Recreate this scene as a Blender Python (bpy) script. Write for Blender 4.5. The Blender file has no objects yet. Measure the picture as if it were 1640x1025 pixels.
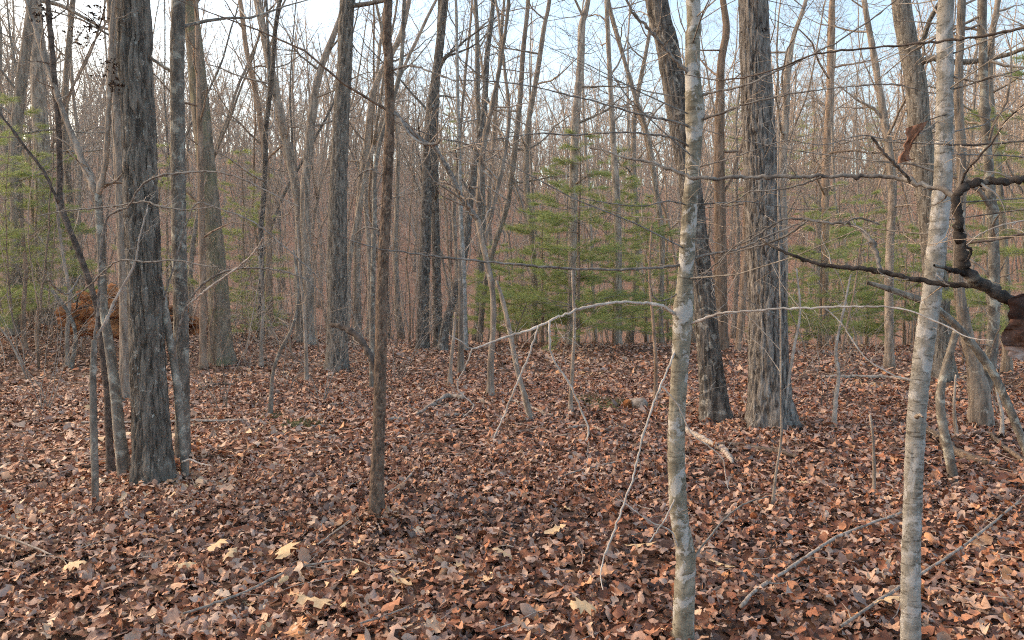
import bpy, math
import numpy as np

# ---------------------------------------------------------------- camera, sky, sun, exposure
SC = bpy.context.scene
F = 1240.0                     # focal length in photograph pixels (1640 wide)
CAMZ = 1.6
PITCH = math.radians(-2.5)
cam_data = bpy.data.cameras.new('camera')
cam_data.sensor_width = 36.0
cam_data.lens = F / 1640.0 * 36.0
cam_data.clip_start = 0.05
cam_data.clip_end = 2000
cam = bpy.data.objects.new('camera', cam_data)
SC.collection.objects.link(cam)
cam.location = (0, 0, CAMZ)
cam.rotation_euler = (math.pi / 2 + PITCH, 0, 0)
SC.camera = cam

SUN_EL = math.radians(10.0)
SUN_AZ = math.radians(-62.0)   # left of the view direction (+Y)
world = bpy.data.worlds.new('World')
SC.world = world
world.use_nodes = True
wn = world.node_tree
wn.nodes.clear()
sky = wn.nodes.new('ShaderNodeTexSky')
sky.sky_type = 'NISHITA'
sky.sun_disc = False
sky.sun_elevation = SUN_EL
sky.sun_rotation = SUN_AZ
sky.altitude = 200
sky.air_density = 1.0
sky.dust_density = 2.0
sky.ozone_density = 1.1
bg = wn.nodes.new('ShaderNodeBackground')
bg.inputs['Strength'].default_value = 0.15
wo = wn.nodes.new('ShaderNodeOutputWorld')
wn.links.new(sky.outputs[0], bg.inputs['Color'])
wn.links.new(bg.outputs[0], wo.inputs['Surface'])

sun_data = bpy.data.lights.new('sun', 'SUN')
sun_data.energy = 3.2
sun_data.angle = math.radians(100)   # the sun is down behind the trees: a broad soft glow
sun_data.color = (1.0, 0.69, 0.42)
sun = bpy.data.objects.new('sun', sun_data)
SC.collection.objects.link(sun)
sun.rotation_euler = (math.pi / 2 - SUN_EL, 0, math.pi - SUN_AZ)

SC.view_settings.view_transform = 'Standard'
SC.view_settings.look = 'None'
SC.view_settings.exposure = 1.86
SC.view_settings.gamma = 1.0
SC.cycles.filter_width = 1.1
SC.cycles.max_bounces = 5
SC.cycles.use_denoising = False

# ---------------------------------------------------------------- helpers
RNG = np.random.default_rng(7)
COL = SC.collection


def smooth(a, b, x):
    t = np.clip((np.asarray(x, float) - a) / (b - a), 0, 1)
    return t * t * (3 - 2 * t)


_T = np.random.default_rng(3).random((64, 64))


def vnoise(x, y):
    x = np.asarray(x, float); y = np.asarray(y, float)
    xi = np.floor(x).astype(int); yi = np.floor(y).astype(int)
    fx = x - xi; fy = y - yi
    fx = fx * fx * (3 - 2 * fx); fy = fy * fy * (3 - 2 * fy)
    a = _T[xi % 64, yi % 64]; b = _T[(xi + 1) % 64, yi % 64]
    c = _T[xi % 64, (yi + 1) % 64]; d = _T[(xi + 1) % 64, (yi + 1) % 64]
    return (a * (1 - fx) + b * fx) * (1 - fy) + (c * (1 - fx) + d * fx) * fy


def H(x, y):
    """height of the forest floor"""
    x = np.asarray(x, float); y = np.asarray(y, float)
    r = np.hypot(x, y)
    az = np.arctan2(x, y)
    h = 0.16 * (vnoise(x * 0.35 + 9, y * 0.35 + 4) - 0.5) + 0.07 * (vnoise(x * 1.1, y * 1.1) - 0.5)
    h = h * smooth(1, 4, r)
    # the clearing ends in a low crest, the ground drops behind it, then the far hillside climbs
    h = h - 1.7 * smooth(19, 46, y + 0.15 * x) * smooth(-20, -5, x + 0 * y)
    h = h + 0.55 * smooth(13, 24, y) * smooth(-4, -13, x)
    hill = 19.5 - 12.0 * smooth(math.radians(100), math.radians(140), np.abs(az)) + 3.0 * smooth(math.radians(-36), math.radians(-50), az)  # unseen shape: raised at left to block low sun, lowered behind for skylight
    h = h + hill * smooth(46, 125, r) + 1.5 * (vnoise(x * 0.04 + 2, y * 0.04) - 0.5) * smooth(30, 70, r) + 7.0 * (vnoise(x * 0.022 + 5, y * 0.022 + 8) - 0.5) * smooth(75, 140, r)
    return h


CP, SP = math.cos(PITCH), math.sin(PITCH)


def P(px, py, d):
    """the world point seen at pixel (px, py) of the photograph, d metres ahead of the camera"""
    rx = (px - 820.0); up = (512.5 - py)
    dy = F * CP - up * SP
    dz = F * SP + up * CP
    s = d / dy
    return np.array([rx * s, d, CAMZ + dz * s])


_DS = np.concatenate([np.arange(1.5, 12, 0.02), np.arange(12, 60, 0.1)])


def ground_hit(px, py):
    """distance ahead at which the view ray meets the forest floor"""
    p = P(px, py, 1.0)
    hit = np.nonzero(CAMZ + (p[2] - CAMZ) * _DS <= H(p[0] * _DS, _DS))[0]
    return float(_DS[hit[0]]) if len(hit) else 30.0


def mkmesh(name, V, Q=None, T=None, tone=None, smooth_=True):
    me = bpy.data.meshes.new(name)
    V = np.ascontiguousarray(V, dtype=np.float32)
    me.vertices.add(len(V)); me.vertices.foreach_set('co', V.ravel())
    loops = []; starts = []; totals = []; s = 0
    if Q is not None and len(Q):
        Q = np.asarray(Q, np.int32); loops.append(Q.ravel())
        starts.append(np.arange(len(Q)) * 4 + s); totals.append(np.full(len(Q), 4)); s += len(Q) * 4
    if T is not None and len(T):
        T = np.asarray(T, np.int32); loops.append(T.ravel())
        starts.append(np.arange(len(T)) * 3 + s); totals.append(np.full(len(T), 3)); s += len(T) * 3
    L = np.concatenate(loops).astype(np.int32)
    st = np.concatenate(starts).astype(np.int32); to = np.concatenate(totals).astype(np.int32)
    me.loops.add(len(L)); me.loops.foreach_set('vertex_index', L)
    me.polygons.add(len(st)); me.polygons.foreach_set('loop_start', st); me.polygons.foreach_set('loop_total', to)
    me.polygons.foreach_set('use_smooth', np.full(len(st), smooth_, dtype=bool))
    me.update(calc_edges=True)
    if tone is not None:
        a = me.attributes.new('tone', 'FLOAT', 'POINT')
        a.data.foreach_set('value', np.asarray(tone, np.float32))
    return me


def link(name, me, mat=None, parent=None, loc=None):
    o = bpy.data.objects.new(name, me)
    COL.objects.link(o)
    if mat is not None and me is not None and len(me.materials) == 0:
        me.materials.append(mat)
    if parent is not None:
        o.parent = parent
    if loc is not None:
        o.location = loc
    return o


def tag(o, label=None, cat=None, group=None, kind=None):
    if label: o['label'] = label
    if cat: o['category'] = cat
    if group: o['group'] = group
    if kind: o['kind'] = kind
    return o


def frames(path):
    path = np.asarray(path, float)
    t = np.gradient(path, axis=0)
    t /= np.linalg.norm(t, axis=1)[:, None] + 1e-12
    ref = np.array([0.0, 1.0, 0.0]) if abs(t[0][1]) < 0.85 else np.array([1.0, 0, 0])
    n = np.zeros_like(t); b = np.zeros_like(t)
    u = ref
    for i in range(len(t)):
        u = u - t[i] * np.dot(u, t[i])
        u = u / (np.linalg.norm(u) + 1e-12)
        n[i] = u; b[i] = np.cross(t[i], u)
    return t, n, b


class MB:
    def __init__(self):
        self.V = []; self.Q = []; self.T = []; self.n = 0

    def tube(self, path, rad, sides=6, cap=True):
        path = np.asarray(path, float); rad = np.asarray(rad, float)
        t, n, b = frames(path)
        a = np.arange(sides) * (2 * math.pi / sides)
        ca, sa = np.cos(a), np.sin(a)
        V = path[:, None, :] + rad[:, None, None] * (n[:, None, :] * ca[None, :, None] + b[:, None, :] * sa[None, :, None])
        m = len(path)
        idx = np.arange(m * sides).reshape(m, sides)
        nx = np.roll(idx, -1, axis=1)
        Q = np.stack([idx[:-1], nx[:-1], nx[1:], idx[1:]], axis=-1).reshape(-1, 4)
        self.V.append(V.reshape(-1, 3)); self.Q.append(Q + self.n)
        base = self.n
        self.n += m * sides
        if cap and rad[-1] > 0.004:
            self.V.append(path[-1:] + t[-1:] * rad[-1] * 0.25); c = self.n; self.n += 1
            l = idx[-1] + base
            self.T.append(np.stack([l, np.roll(l, -1), np.full(sides, c)], axis=-1))
        if cap and rad[0] > 0.008:
            self.V.append(path[:1] - t[:1] * rad[0] * 0.15); c = self.n; self.n += 1
            l = idx[0] + base
            self.T.append(np.stack([np.roll(l, -1), l, np.full(sides, c)], axis=-1))

    def raw(self, V, Q=None, T=None):
        self.V.append(np.asarray(V, float))
        if Q is not None and len(Q): self.Q.append(np.asarray(Q) + self.n)
        if T is not None and len(T): self.T.append(np.asarray(T) + self.n)
        self.n += len(V)

    def mesh(self, name, origin=None, smooth_=True):
        V = np.concatenate(self.V)
        if origin is not None: V = V - np.asarray(origin)[None, :]
        return mkmesh(name, V, np.concatenate(self.Q) if self.Q else None, np.concatenate(self.T) if self.T else None, None, smooth_)

    def build(self, name, mat, parent=None, origin=None, smooth_=True):
        if self.n == 0: return None
        return link(name, self.mesh(name, origin, smooth_), mat, parent)


def spline(pts, n):
    """Catmull-Rom through pts (k x m) sampled evenly with about n points"""
    p = np.asarray(pts, float)
    if len(p) == 2:
        t = np.linspace(0, 1, n)[:, None]
        return p[0] * (1 - t) + p[1] * t
    q = np.vstack([2 * p[0] - p[1], p, 2 * p[-1] - p[-2]])
    seg = np.linalg.norm(np.diff(p[:, :3], axis=0), axis=1); tot = seg.sum()
    out = []
    for i in range(len(p) - 1):
        k = max(2, int(round(n * seg[i] / tot)))
        t = np.linspace(0, 1, k, endpoint=False)[:, None]
        p0, p1, p2, p3 = q[i], q[i + 1], q[i + 2], q[i + 3]
        out.append(0.5 * ((2 * p1) + (-p0 + p2) * t + (2 * p0 - 5 * p1 + 4 * p2 - p3) * t ** 2 + (-p0 + 3 * p1 - 3 * p2 + p3) * t ** 3))
    out.append(p[-1:])
    return np.vstack(out)


# ---------------------------------------------------------------- materials
def new_mat(name):
    m = bpy.data.materials.new(name); m.use_nodes = True
    nt = m.node_tree; nt.nodes.clear()
    out = nt.nodes.new('ShaderNodeOutputMaterial')
    b = nt.nodes.new('ShaderNodeBsdfPrincipled')
    nt.links.new(b.outputs[0], out.inputs['Surface'])
    b.inputs['Roughness'].default_value = 0.85
    b.inputs['Specular IOR Level'].default_value = 0.25
    return m, nt, b


def nd(nt, typ, **kw):
    n = nt.nodes.new(typ)
    for k, v in kw.items():
        if k in n.inputs.keys(): n.inputs[k].default_value = v
        else: setattr(n, k, v)
    return n


def ramp(nt, fac, stops, interp='LINEAR'):
    r = nt.nodes.new('ShaderNodeValToRGB')
    r.color_ramp.interpolation = interp
    e = r.color_ramp.elements
    while len(e) < len(stops): e.new(0.5)
    for i, (p, c) in enumerate(stops):
        e[i].position = p
        e[i].color = (c[0], c[1], c[2], 1) if not isinstance(c, (int, float)) else (c, c, c, 1)
    nt.links.new(fac, r.inputs[0])
    return r.outputs[0]


def mix(nt, fac, a, b, mode='MIX'):
    m = nt.nodes.new('ShaderNodeMix'); m.data_type = 'RGBA'; m.blend_type = mode
    for sock, v in ((m.inputs[0], fac), (m.inputs[6], a), (m.inputs[7], b)):
        if hasattr(v, 'is_linked'): nt.links.new(v, sock)
        elif isinstance(v, (int, float)): sock.default_value = v
        else: sock.default_value = (v[0], v[1], v[2], 1)
    return m.outputs[2]


def coords(nt, scale):
    tc = nt.nodes.new('ShaderNodeTexCoord')
    mp = nt.nodes.new('ShaderNodeMapping')
    mp.inputs['Scale'].default_value = scale
    nt.links.new(tc.outputs['Object'], mp.inputs[0])
    return mp.outputs[0]


def noise(nt, vec, scale, detail=4, rough=0.6, dist=0.0):
    n = nt.nodes.new('ShaderNodeTexNoise')
    n.inputs['Scale'].default_value = scale; n.inputs['Detail'].default_value = detail
    n.inputs['Roughness'].default_value = rough; n.inputs['Distortion'].default_value = dist
    nt.links.new(vec, n.inputs['Vector'])
    return n.outputs[0]


def bark_mat(name, dark, light, lichen=None, lich=(0.56, 0.66), lscale=9.0, stretch=5.0, scale=14.0, bump=0.5, bdist=0.02, var=0.35, band=None, moss=None):
    m, nt, b = new_mat(name)
    v = coords(nt, (1, 1, 1.0 / stretch))
    v1 = coords(nt, (1, 1, 1))
    n1 = noise(nt, v, scale, 6, 0.65, 0.4)
    c = ramp(nt, n1, [(0.39, dark), (0.61, light)])
    if band:
        vb = coords(nt, (1, 1, 4.5))
        nb = noise(nt, vb, 17.0, 5, 0.65, 0.4)
        f = ramp(nt, nb, [(0.54, 0.0), (0.62, 0.85)])
        c = mix(nt, f, c, band)
    if lichen:
        nl = noise(nt, v1, lscale, 5, 0.7, 0.6)
        f = ramp(nt, nl, [(lich[0], 0.0), (lich[1], 1.0)])
        c = mix(nt, f, c, lichen)
    if moss:
        nm = noise(nt, v1, 2.2, 4, 0.6, 0.4)
        f = ramp(nt, nm, [(0.48, 0.0), (0.72, 0.85)])
        c = mix(nt, f, c, moss)
    oi = nt.nodes.new('ShaderNodeObjectInfo')
    br = nt.nodes.new('ShaderNodeMapRange')
    br.inputs['To Min'].default_value = 1 - var; br.inputs['To Max'].default_value = 1 + var * 0.8
    nt.links.new(oi.outputs['Random'], br.inputs[0])
    c = mix(nt, 1.0, c, br.outputs[0], 'MULTIPLY')
    nt.links.new(c, b.inputs['Base Color'])
    bu = nt.nodes.new('ShaderNodeBump'); bu.inputs['Strength'].default_value = bump; bu.inputs['Distance'].default_value = bdist
    n2 = noise(nt, v, scale * 1.6, 8, 0.75, 0.3)
    nt.links.new(n2, bu.inputs['Height'])
    nt.links.new(bu.outputs[0], b.inputs['Normal'])
    return m


M = {}
M['oak'] = bark_mat('oak_bark', (0.072, 0.062, 0.051), (0.265, 0.237, 0.197), (0.529, 0.520, 0.455), (0.60, 0.66), 20, 5, 24, 0.8, 0.025, 0.12)
M['oak_brown'] = bark_mat('brown_oak_bark', (0.063, 0.054, 0.047), (0.314, 0.289, 0.258), (0.440, 0.443, 0.416), (0.61, 0.68), 18, 5, 26, 0.8, 0.025, 0.1)
M['oak_dark'] = bark_mat('dark_oak_bark', (0.049, 0.043, 0.037), (0.194, 0.175, 0.154), (0.364, 0.350, 0.309), (0.55, 0.64), 10, 4, 20, 0.8, 0.025, 0.12)
M['grey'] = bark_mat('grey_bark', (0.166, 0.136, 0.108), (0.414, 0.347, 0.278), (0.628, 0.588, 0.501), (0.60, 0.70), 9, 5, 14, 0.6, 0.02, 0.35)
M['brown'] = bark_mat('brown_bark', (0.171, 0.121, 0.083), (0.396, 0.290, 0.210), (0.567, 0.499, 0.405), (0.64, 0.74), 9, 5, 14, 0.6, 0.02, 0.35)
M['mossy'] = bark_mat('mossy_bark', (0.125, 0.105, 0.079), (0.288, 0.240, 0.179), (0.426, 0.398, 0.316), (0.62, 0.72), 9, 5, 14, 0.6, 0.02, 0.1, None, (0.169, 0.176, 0.079))
M['lichen'] = bark_mat('lichen_bark', (0.112, 0.096, 0.079), (0.252, 0.227, 0.189), (0.439, 0.428, 0.362), (0.52, 0.62), 9, 2.0, 14, 0.6, 0.01, 0.12)
M['beech'] = bark_mat('smooth_pale_bark', (0.156, 0.143, 0.106), (0.331, 0.308, 0.244), (0.443, 0.439, 0.411), (0.53, 0.57), 11, 1.0, 18, 0.3, 0.006, 0.06, (0.101, 0.087, 0.064))
M['birch'] = bark_mat('whitish_bark', (0.202, 0.191, 0.163), (0.361, 0.348, 0.314), (0.429, 0.425, 0.407), (0.52, 0.57), 10, 0.8, 14, 0.4, 0.006, 0.06, (0.086, 0.076, 0.060))
M['flaky'] = bark_mat('flaky_dark_bark', (0.089, 0.064, 0.048), (0.239, 0.173, 0.125), (0.370, 0.279, 0.200), (0.58, 0.68), 22, 2, 26, 0.6, 0.01, 0.08)
M['twig'] = bark_mat('twig_bark', (0.213, 0.172, 0.138), (0.477, 0.407, 0.331), None, stretch=1, scale=9, bump=0.2, var=0.3)
M['pale_twig'] = bark_mat('pale_twig_bark', (0.34, 0.295, 0.25), (0.58, 0.525, 0.46), None, stretch=1, scale=12, bump=0.2, var=0.2)
M['black'] = bark_mat('blackish_limb_bark', (0.022, 0.018, 0.016), (0.075, 0.065, 0.058), (0.22, 0.215, 0.19), (0.58, 0.68), 12, 1, 30, 0.6, 0.006, 0.1)
M['limb_grey'] = bark_mat('grey_limb_bark', (0.13, 0.115, 0.10), (0.30, 0.28, 0.25), (0.07, 0.06, 0.055), (0.58, 0.68), 10, 1, 30, 0.5, 0.006, 0.1)
M['dead'] = bark_mat('dead_wood', (0.230, 0.183, 0.145), (0.476, 0.412, 0.348), (0.544, 0.501, 0.451), (0.60, 0.72), 14, 1, 26, 0.6, 0.01, 0.2)
M['dead_dark'] = bark_mat('dark_dead_wood', (0.05, 0.04, 0.033), (0.15, 0.12, 0.10), (0.26, 0.24, 0.21), (0.62, 0.72), 12, 1, 22, 0.6, 0.01, 0.2)
M['log_brown'] = bark_mat('weathered_log', (0.10, 0.075, 0.055), (0.25, 0.19, 0.14), None, stretch=1, scale=20, bump=0.7, bdist=0.02, var=0.1)
M['far_bark'] = bark_mat('sunset_tan_twig_bark', (0.29, 0.225, 0.175), (0.55, 0.44, 0.345), None, stretch=3, scale=3, bump=0.2, var=0.3)  # real twig tan, lightened and warmed to put sunset glow into distant stems
M['clay'] = bark_mat('orange_clay', (0.17, 0.06, 0.022), (0.56, 0.23, 0.08), (0.09, 0.055, 0.035), (0.55, 0.64), 5, 1, 9, 1.0, 0.06, 0.15)
M['moss'] = bark_mat('green_moss', (0.10, 0.085, 0.04), (0.19, 0.19, 0.075), (0.22, 0.12, 0.06), (0.55, 0.65), 14, 1, 30, 0.9, 0.02, 0.1)


def leaf_mat(name, by_object):
    m, nt, b = new_mat(name)
    if by_object:
        oi = nt.nodes.new('ShaderNodeObjectInfo'); fac = oi.outputs['Random']
    else:
        at = nt.nodes.new('ShaderNodeAttribute'); at.attribute_name = 'tone'; fac = at.outputs['Fac']
    stops = [(0.0, (0.07, 0.035, 0.023)), (0.13, (0.22, 0.085, 0.045)), (0.30, (0.43, 0.17, 0.082)), (0.44, (0.58, 0.27, 0.14)),
             (0.56, (0.42, 0.275, 0.205)), (0.70, (0.64, 0.435, 0.31)), (0.82, (0.68, 0.32, 0.13)), (0.92, (0.74, 0.54, 0.385)), (1.0, (0.78, 0.52, 0.27))]
    c = ramp(nt, fac, stops)
    v = coords(nt, (1, 1, 1))
    n = noise(nt, v, 45, 3, 0.6)
    f = ramp(nt, n, [(0.3, 0.7), (0.7, 1.1)])
    c = mix(nt, 1.0, c, f, 'MULTIPLY')
    # the underside of a dead leaf is paler and greyer
    ge = nt.nodes.new('ShaderNodeNewGeometry')
    c2 = mix(nt, 0.45, c, (0.46, 0.34, 0.28))
    c = mix(nt, ge.outputs['Backfacing'], c, c2)
    nt.links.new(c, b.inputs['Base Color'])
    b.inputs['Roughness'].default_value = 0.55
    b.inputs['Specular IOR Level'].default_value = 0.4
    bu = nt.nodes.new('ShaderNodeBump'); bu.inputs['Strength'].default_value = 0.35; bu.inputs['Distance'].default_value = 0.004
    nt.links.new(noise(nt, v, 120, 3, 0.6), bu.inputs['Height']); nt.links.new(bu.outputs[0], b.inputs['Normal'])
    return m


M['litter'] = leaf_mat('dead_leaves', False)
M['leaf'] = leaf_mat('fallen_leaf', True)


def flat_leaf(name, c1, c2, scale=30):
    m, nt, b = new_mat(name)
    v = coords(nt, (1, 1, 1))
    nt.links.new(ramp(nt, noise(nt, v, scale, 5, 0.6), [(0.3, c1), (0.7, c2)]), b.inputs['Base Color'])
    b.inputs['Roughness'].default_value = 0.6
    return m


M['tan_leaf'] = flat_leaf('tan_leaf', (0.52, 0.34, 0.17), (0.72, 0.53, 0.32))
M['hang_leaf'] = flat_leaf('russet_hanging_leaf', (0.13, 0.055, 0.03), (0.34, 0.17, 0.10), 60)
M['edge_leaf'] = flat_leaf('dark_red_brown_leaf', (0.012, 0.006, 0.005), (0.06, 0.024, 0.014), 60)
M['edge_leaf_mid'] = flat_leaf('rusty_leaf', (0.04, 0.018, 0.011), (0.15, 0.068, 0.04), 90)
M['edge_leaf_pale'] = flat_leaf('pale_leaf_underside', (0.24, 0.13, 0.09), (0.52, 0.40, 0.34), 40)
M['dead_cluster'] = flat_leaf('shrivelled_leaf', (0.03, 0.02, 0.015), (0.10, 0.06, 0.04))


def needle_mat():
    m, nt, b = new_mat('pine_needles')
    at = nt.nodes.new('ShaderNodeAttribute'); at.attribute_name = 'tone'
    c = ramp(nt, at.outputs['Fac'], [(0.0, (0.23, 0.29, 0.09)), (0.5, (0.36, 0.43, 0.15)), (1.0, (0.48, 0.54, 0.21))])
    nt.links.new(c, b.inputs['Base Color'])
    b.inputs['Roughness'].default_value = 0.5
    tr = nt.nodes.new('ShaderNodeBsdfTranslucent'); nt.links.new(c, tr.inputs['Color'])
    mx = nt.nodes.new('ShaderNodeMixShader'); mx.inputs[0].default_value = 0.45
    nt.links.new(b.outputs[0], mx.inputs[1]); nt.links.new(tr.outputs[0], mx.inputs[2])
    nt.links.new(mx.outputs[0], [n for n in nt.nodes if n.type == 'OUTPUT_MATERIAL'][0].inputs['Surface'])
    return m


M['needles'] = needle_mat()


def ground_mat(name, stops):
    m, nt, b = new_mat(name)
    v = coords(nt, (1, 1, 1))
    vo = nt.nodes.new('ShaderNodeTexVoronoi'); vo.inputs['Scale'].default_value = 11.0; vo.inputs['Randomness'].default_value = 1.0
    nt.links.new(v, vo.inputs['Vector'])
    c = ramp(nt, vo.outputs['Color'], stops)
    n = noise(nt, v, 0.7, 5, 0.6)
    c = mix(nt, ramp(nt, n, [(0.4, 0.0), (0.75, 0.5)]), c, (0.10, 0.07, 0.05))
    nt.links.new(c, b.inputs['Base Color'])
    bu = nt.nodes.new('ShaderNodeBump'); bu.inputs['Strength'].default_value = 0.8; bu.inputs['Distance'].default_value = 0.04
    nt.links.new(vo.outputs['Distance'], bu.inputs['Height']); nt.links.new(bu.outputs[0], b.inputs['Normal'])
    return m


M['ground'] = ground_mat('leafy_soil', [(0.0, (0.03, 0.018, 0.012)), (0.35, (0.075, 0.036, 0.022)), (0.6, (0.15, 0.07, 0.04)), (0.8, (0.16, 0.105, 0.075)), (1.0, (0.34, 0.19, 0.10))])
# beyond the modelled leaves the floor is leaf-covered all the same
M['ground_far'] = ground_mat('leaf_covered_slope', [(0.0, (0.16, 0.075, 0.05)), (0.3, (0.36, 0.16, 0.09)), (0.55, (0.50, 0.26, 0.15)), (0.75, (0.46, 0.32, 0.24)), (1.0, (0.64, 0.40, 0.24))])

# ---------------------------------------------------------------- forest floor
NA, NR = 288, 190
azs = np.linspace(-math.pi, math.pi, NA, endpoint=False)
rs = 0.6 * np.exp(np.linspace(0, math.log(320 / 0.6), NR))
AZ, RR = np.meshgrid(azs, rs)
X = RR * np.sin(AZ); Y = RR * np.cos(AZ)
V = np.stack([X, Y, H(X, Y)], -1).reshape(-1, 3)
idx = np.arange(NA * NR).reshape(NR, NA)
nx = np.roll(idx, -1, 1)
Q = np.stack([idx[:-1], idx[1:], nx[1:], nx[:-1]], -1).reshape(-1, 4)
V = np.vstack([V, [[0, 0, float(H(0, 0))]]])
T = np.stack([idx[0], nx[0], np.full(NA, len(V) - 1)], -1)
floor = link('forest_floor', mkmesh('forest_floor', V, Q, T), M['ground'])
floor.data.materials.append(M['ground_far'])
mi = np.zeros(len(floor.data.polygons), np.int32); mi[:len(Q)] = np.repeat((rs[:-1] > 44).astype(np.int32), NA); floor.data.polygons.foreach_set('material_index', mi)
tag(floor, 'woodland floor under brown fallen leaves', None, None, 'structure')

# ---------------------------------------------------------------- evening haze in the wood
hz, hnt = bpy.data.materials.new('haze'), None
hz.use_nodes = True; hnt = hz.node_tree; hnt.nodes.clear()
ho = hnt.nodes.new('ShaderNodeOutputMaterial'); hv = hnt.nodes.new('ShaderNodeVolumePrincipled')
hv.inputs['Color'].default_value = (0.92, 0.90, 0.87, 1); hv.inputs['Density'].default_value = 0.0007; hv.inputs['Anisotropy'].default_value = 0.2
hnt.links.new(hv.outputs[0], ho.inputs['Volume'])
hx, z0_, z1_ = 324.0, -6.0, 52.0
HV = np.array([(x, y, z) for z in (z0_, z1_) for y in (-hx, hx) for x in (-hx, hx)])
haze = link('haze', mkmesh('haze', HV, [(0, 2, 3, 1), (4, 5, 7, 6), (0, 1, 5, 4), (2, 6, 7, 3), (0, 4, 6, 2), (1, 3, 7, 5)], None, None, False), hz)
tag(haze, 'thin pale evening haze filling the wood', None, None, 'stuff')

# ---------------------------------------------------------------- leaves
LR = np.random.default_rng(11)


def leaf_proto(ns, kind, rng):
    """a curled dead leaf, unit length, its midrib along +Y: verts, quads"""
    t = np.linspace(0, 1, ns)
    env = np.sin(np.pi * np.clip(t * 0.93 + 0.05, 0, 1)) ** 0.75
    if kind == 'oak':
        lob = 0.62 + 0.38 * np.sign(np.sin(t * (ns - 1) * math.pi / 2 * 1.0 + 0.4)) * (np.arange(ns) > 0)
        w = 0.36 * env * lob
        w = np.where(t < 0.12, 0.03, w)
    elif kind == 'star':
        w = 0.46 * env * np.where(np.arange(ns) % 3 == 1, 1.0, 0.5)
        w = np.where(t < 0.08, 0.03, w)
    else:
        w = 0.27 * env
    w = w * rng.uniform(.65, 1.2, ns)
    w[-1] = 0.02
    shift = np.where((np.arange(ns) % 2 == 1) & (kind != 'oval'), 0.05, 0.0)
    k1 = rng.uniform(-7.0, 7.0)        # curl across
    if abs(k1) < 1.2: k1 = 2.0
    k2 = rng.uniform(-2.2, 2.2)        # curl along
    tw = rng.uniform(-1.2, 1.2)
    V = []
    for i in range(ns):
        for s in (-1, 0, 1):
            x = s * w[i]; y = t[i] - 0.5 + (shift[i] if s else 0)
            z = 0.0
            if abs(k1) > 1e-3:
                z += (1 - math.cos(k1 * x)) / k1; x = math.sin(k1 * x) / k1
            if s: z += rng.normal(0, 0.05)
            a = tw * y
            x, z = x * math.cos(a) - z * math.sin(a), x * math.sin(a) + z * math.cos(a)
            yy = math.sin(k2 * y) / k2; z += (1 - math.cos(k2 * y)) / k2
            V.append((x, yy, z))
    Q = []
    for i in range(ns - 1):
        a = i * 3
        Q.append((a, a + 1, a + 4, a + 3)); Q.append((a + 1, a + 2, a + 5, a + 4))
    V = np.array(V); V[:, 2] -= V[:, 2].mean()
    return V, np.array(Q)


def protos(ns, n, seed):
    rng = np.random.default_rng(seed)
    kinds = ['oak', 'oval', 'oak', 'oval', 'oak', 'oval', 'star'][:6] if n < 7 else ['oak', 'oval', 'oak', 'oval', 'oak', 'star']
    return [leaf_proto(ns, kinds[i % 6], rng) for i in range(n)]


def rotmats(yaw, tilt, tdir):
    """yaw about Z, then a tilt about a horizontal axis at angle tdir"""
    c, s = np.cos(yaw), np.sin(yaw)
    Rz = np.zeros((len(yaw), 3, 3)); Rz[:, 0, 0] = c; Rz[:, 0, 1] = -s; Rz[:, 1, 0] = s; Rz[:, 1, 1] = c; Rz[:, 2, 2] = 1
    ax = np.stack([np.cos(tdir), np.sin(tdir), np.zeros_like(tdir)], -1)
    K = np.zeros_like(Rz)
    K[:, 0, 2] = ax[:, 1]; K[:, 1, 2] = -ax[:, 0]; K[:, 2, 0] = -ax[:, 1]; K[:, 2, 1] = ax[:, 0]
    ct, st = np.cos(tilt)[:, None, None], np.sin(tilt)[:, None, None]
    outer = ax[:, :, None] * ax[:, None, :]
    Rt = ct * np.eye(3)[None] + st * K + (1 - ct) * outer
    return Rt @ Rz


def scatter_leaves(r0, r1, dens, ns, size, azmax, seed, zmax, tiltmax, nproto=14, gap_shade=0.0):
    rng = np.random.default_rng(seed)
    area = azmax * (r1 ** 2 - r0 ** 2)
    n = int(area * dens)
    r = np.sqrt(rng.uniform(r0 ** 2, r1 ** 2, n)); az = rng.uniform(-azmax, azmax, n)
    x, y = r * np.sin(az), r * np.cos(az)
    z = H(x, y) + rng.uniform(0.004, zmax, n)
    pr = protos(ns, nproto, seed + 1)
    which = rng.integers(0, nproto, n)
    sc = rng.uniform(size[0], size[1], n) * rng.choice([0.65, 1.0, 1.45], n, p=[0.4, 0.45, 0.15])
    R = rotmats(rng.uniform(0, 2 * math.pi, n), np.abs(rng.normal(0, tiltmax, n)) + (rng.random(n) < 0.35) * math.pi, rng.uniform(0, 2 * math.pi, n))
    tone = np.clip(rng.beta(1.15, 1.3, n) * 0.85 + 0.45 * (vnoise(x * 0.8 + 31, y * 0.8) - 0.42) + 0.2 * (vnoise(x * 3 + 7, y * 3) - .5), 0, 1) * (1 - gap_shade)
    Vs, Qs, Ts, off = [], [], [], 0
    for k in range(nproto):
        m = np.where(which == k)[0]
        if len(m) == 0: continue
        pv, pq = pr[k]
        W = np.einsum('nij,vj->nvi', R[m], pv) * sc[m][:, None, None]
        W[:, :, 0] += x[m][:, None]; W[:, :, 1] += y[m][:, None]; W[:, :, 2] += z[m][:, None]
        nv = len(pv)
        Qs.append((pq[None] + (np.arange(len(m)) * nv)[:, None, None]).reshape(-1, 4) + off)
        Vs.append(W.reshape(-1, 3)); Ts.append(np.repeat(tone[m], nv)); off += nv * len(m)
    return np.concatenate(Vs), np.concatenate(Qs), np.concatenate(Ts)


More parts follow.
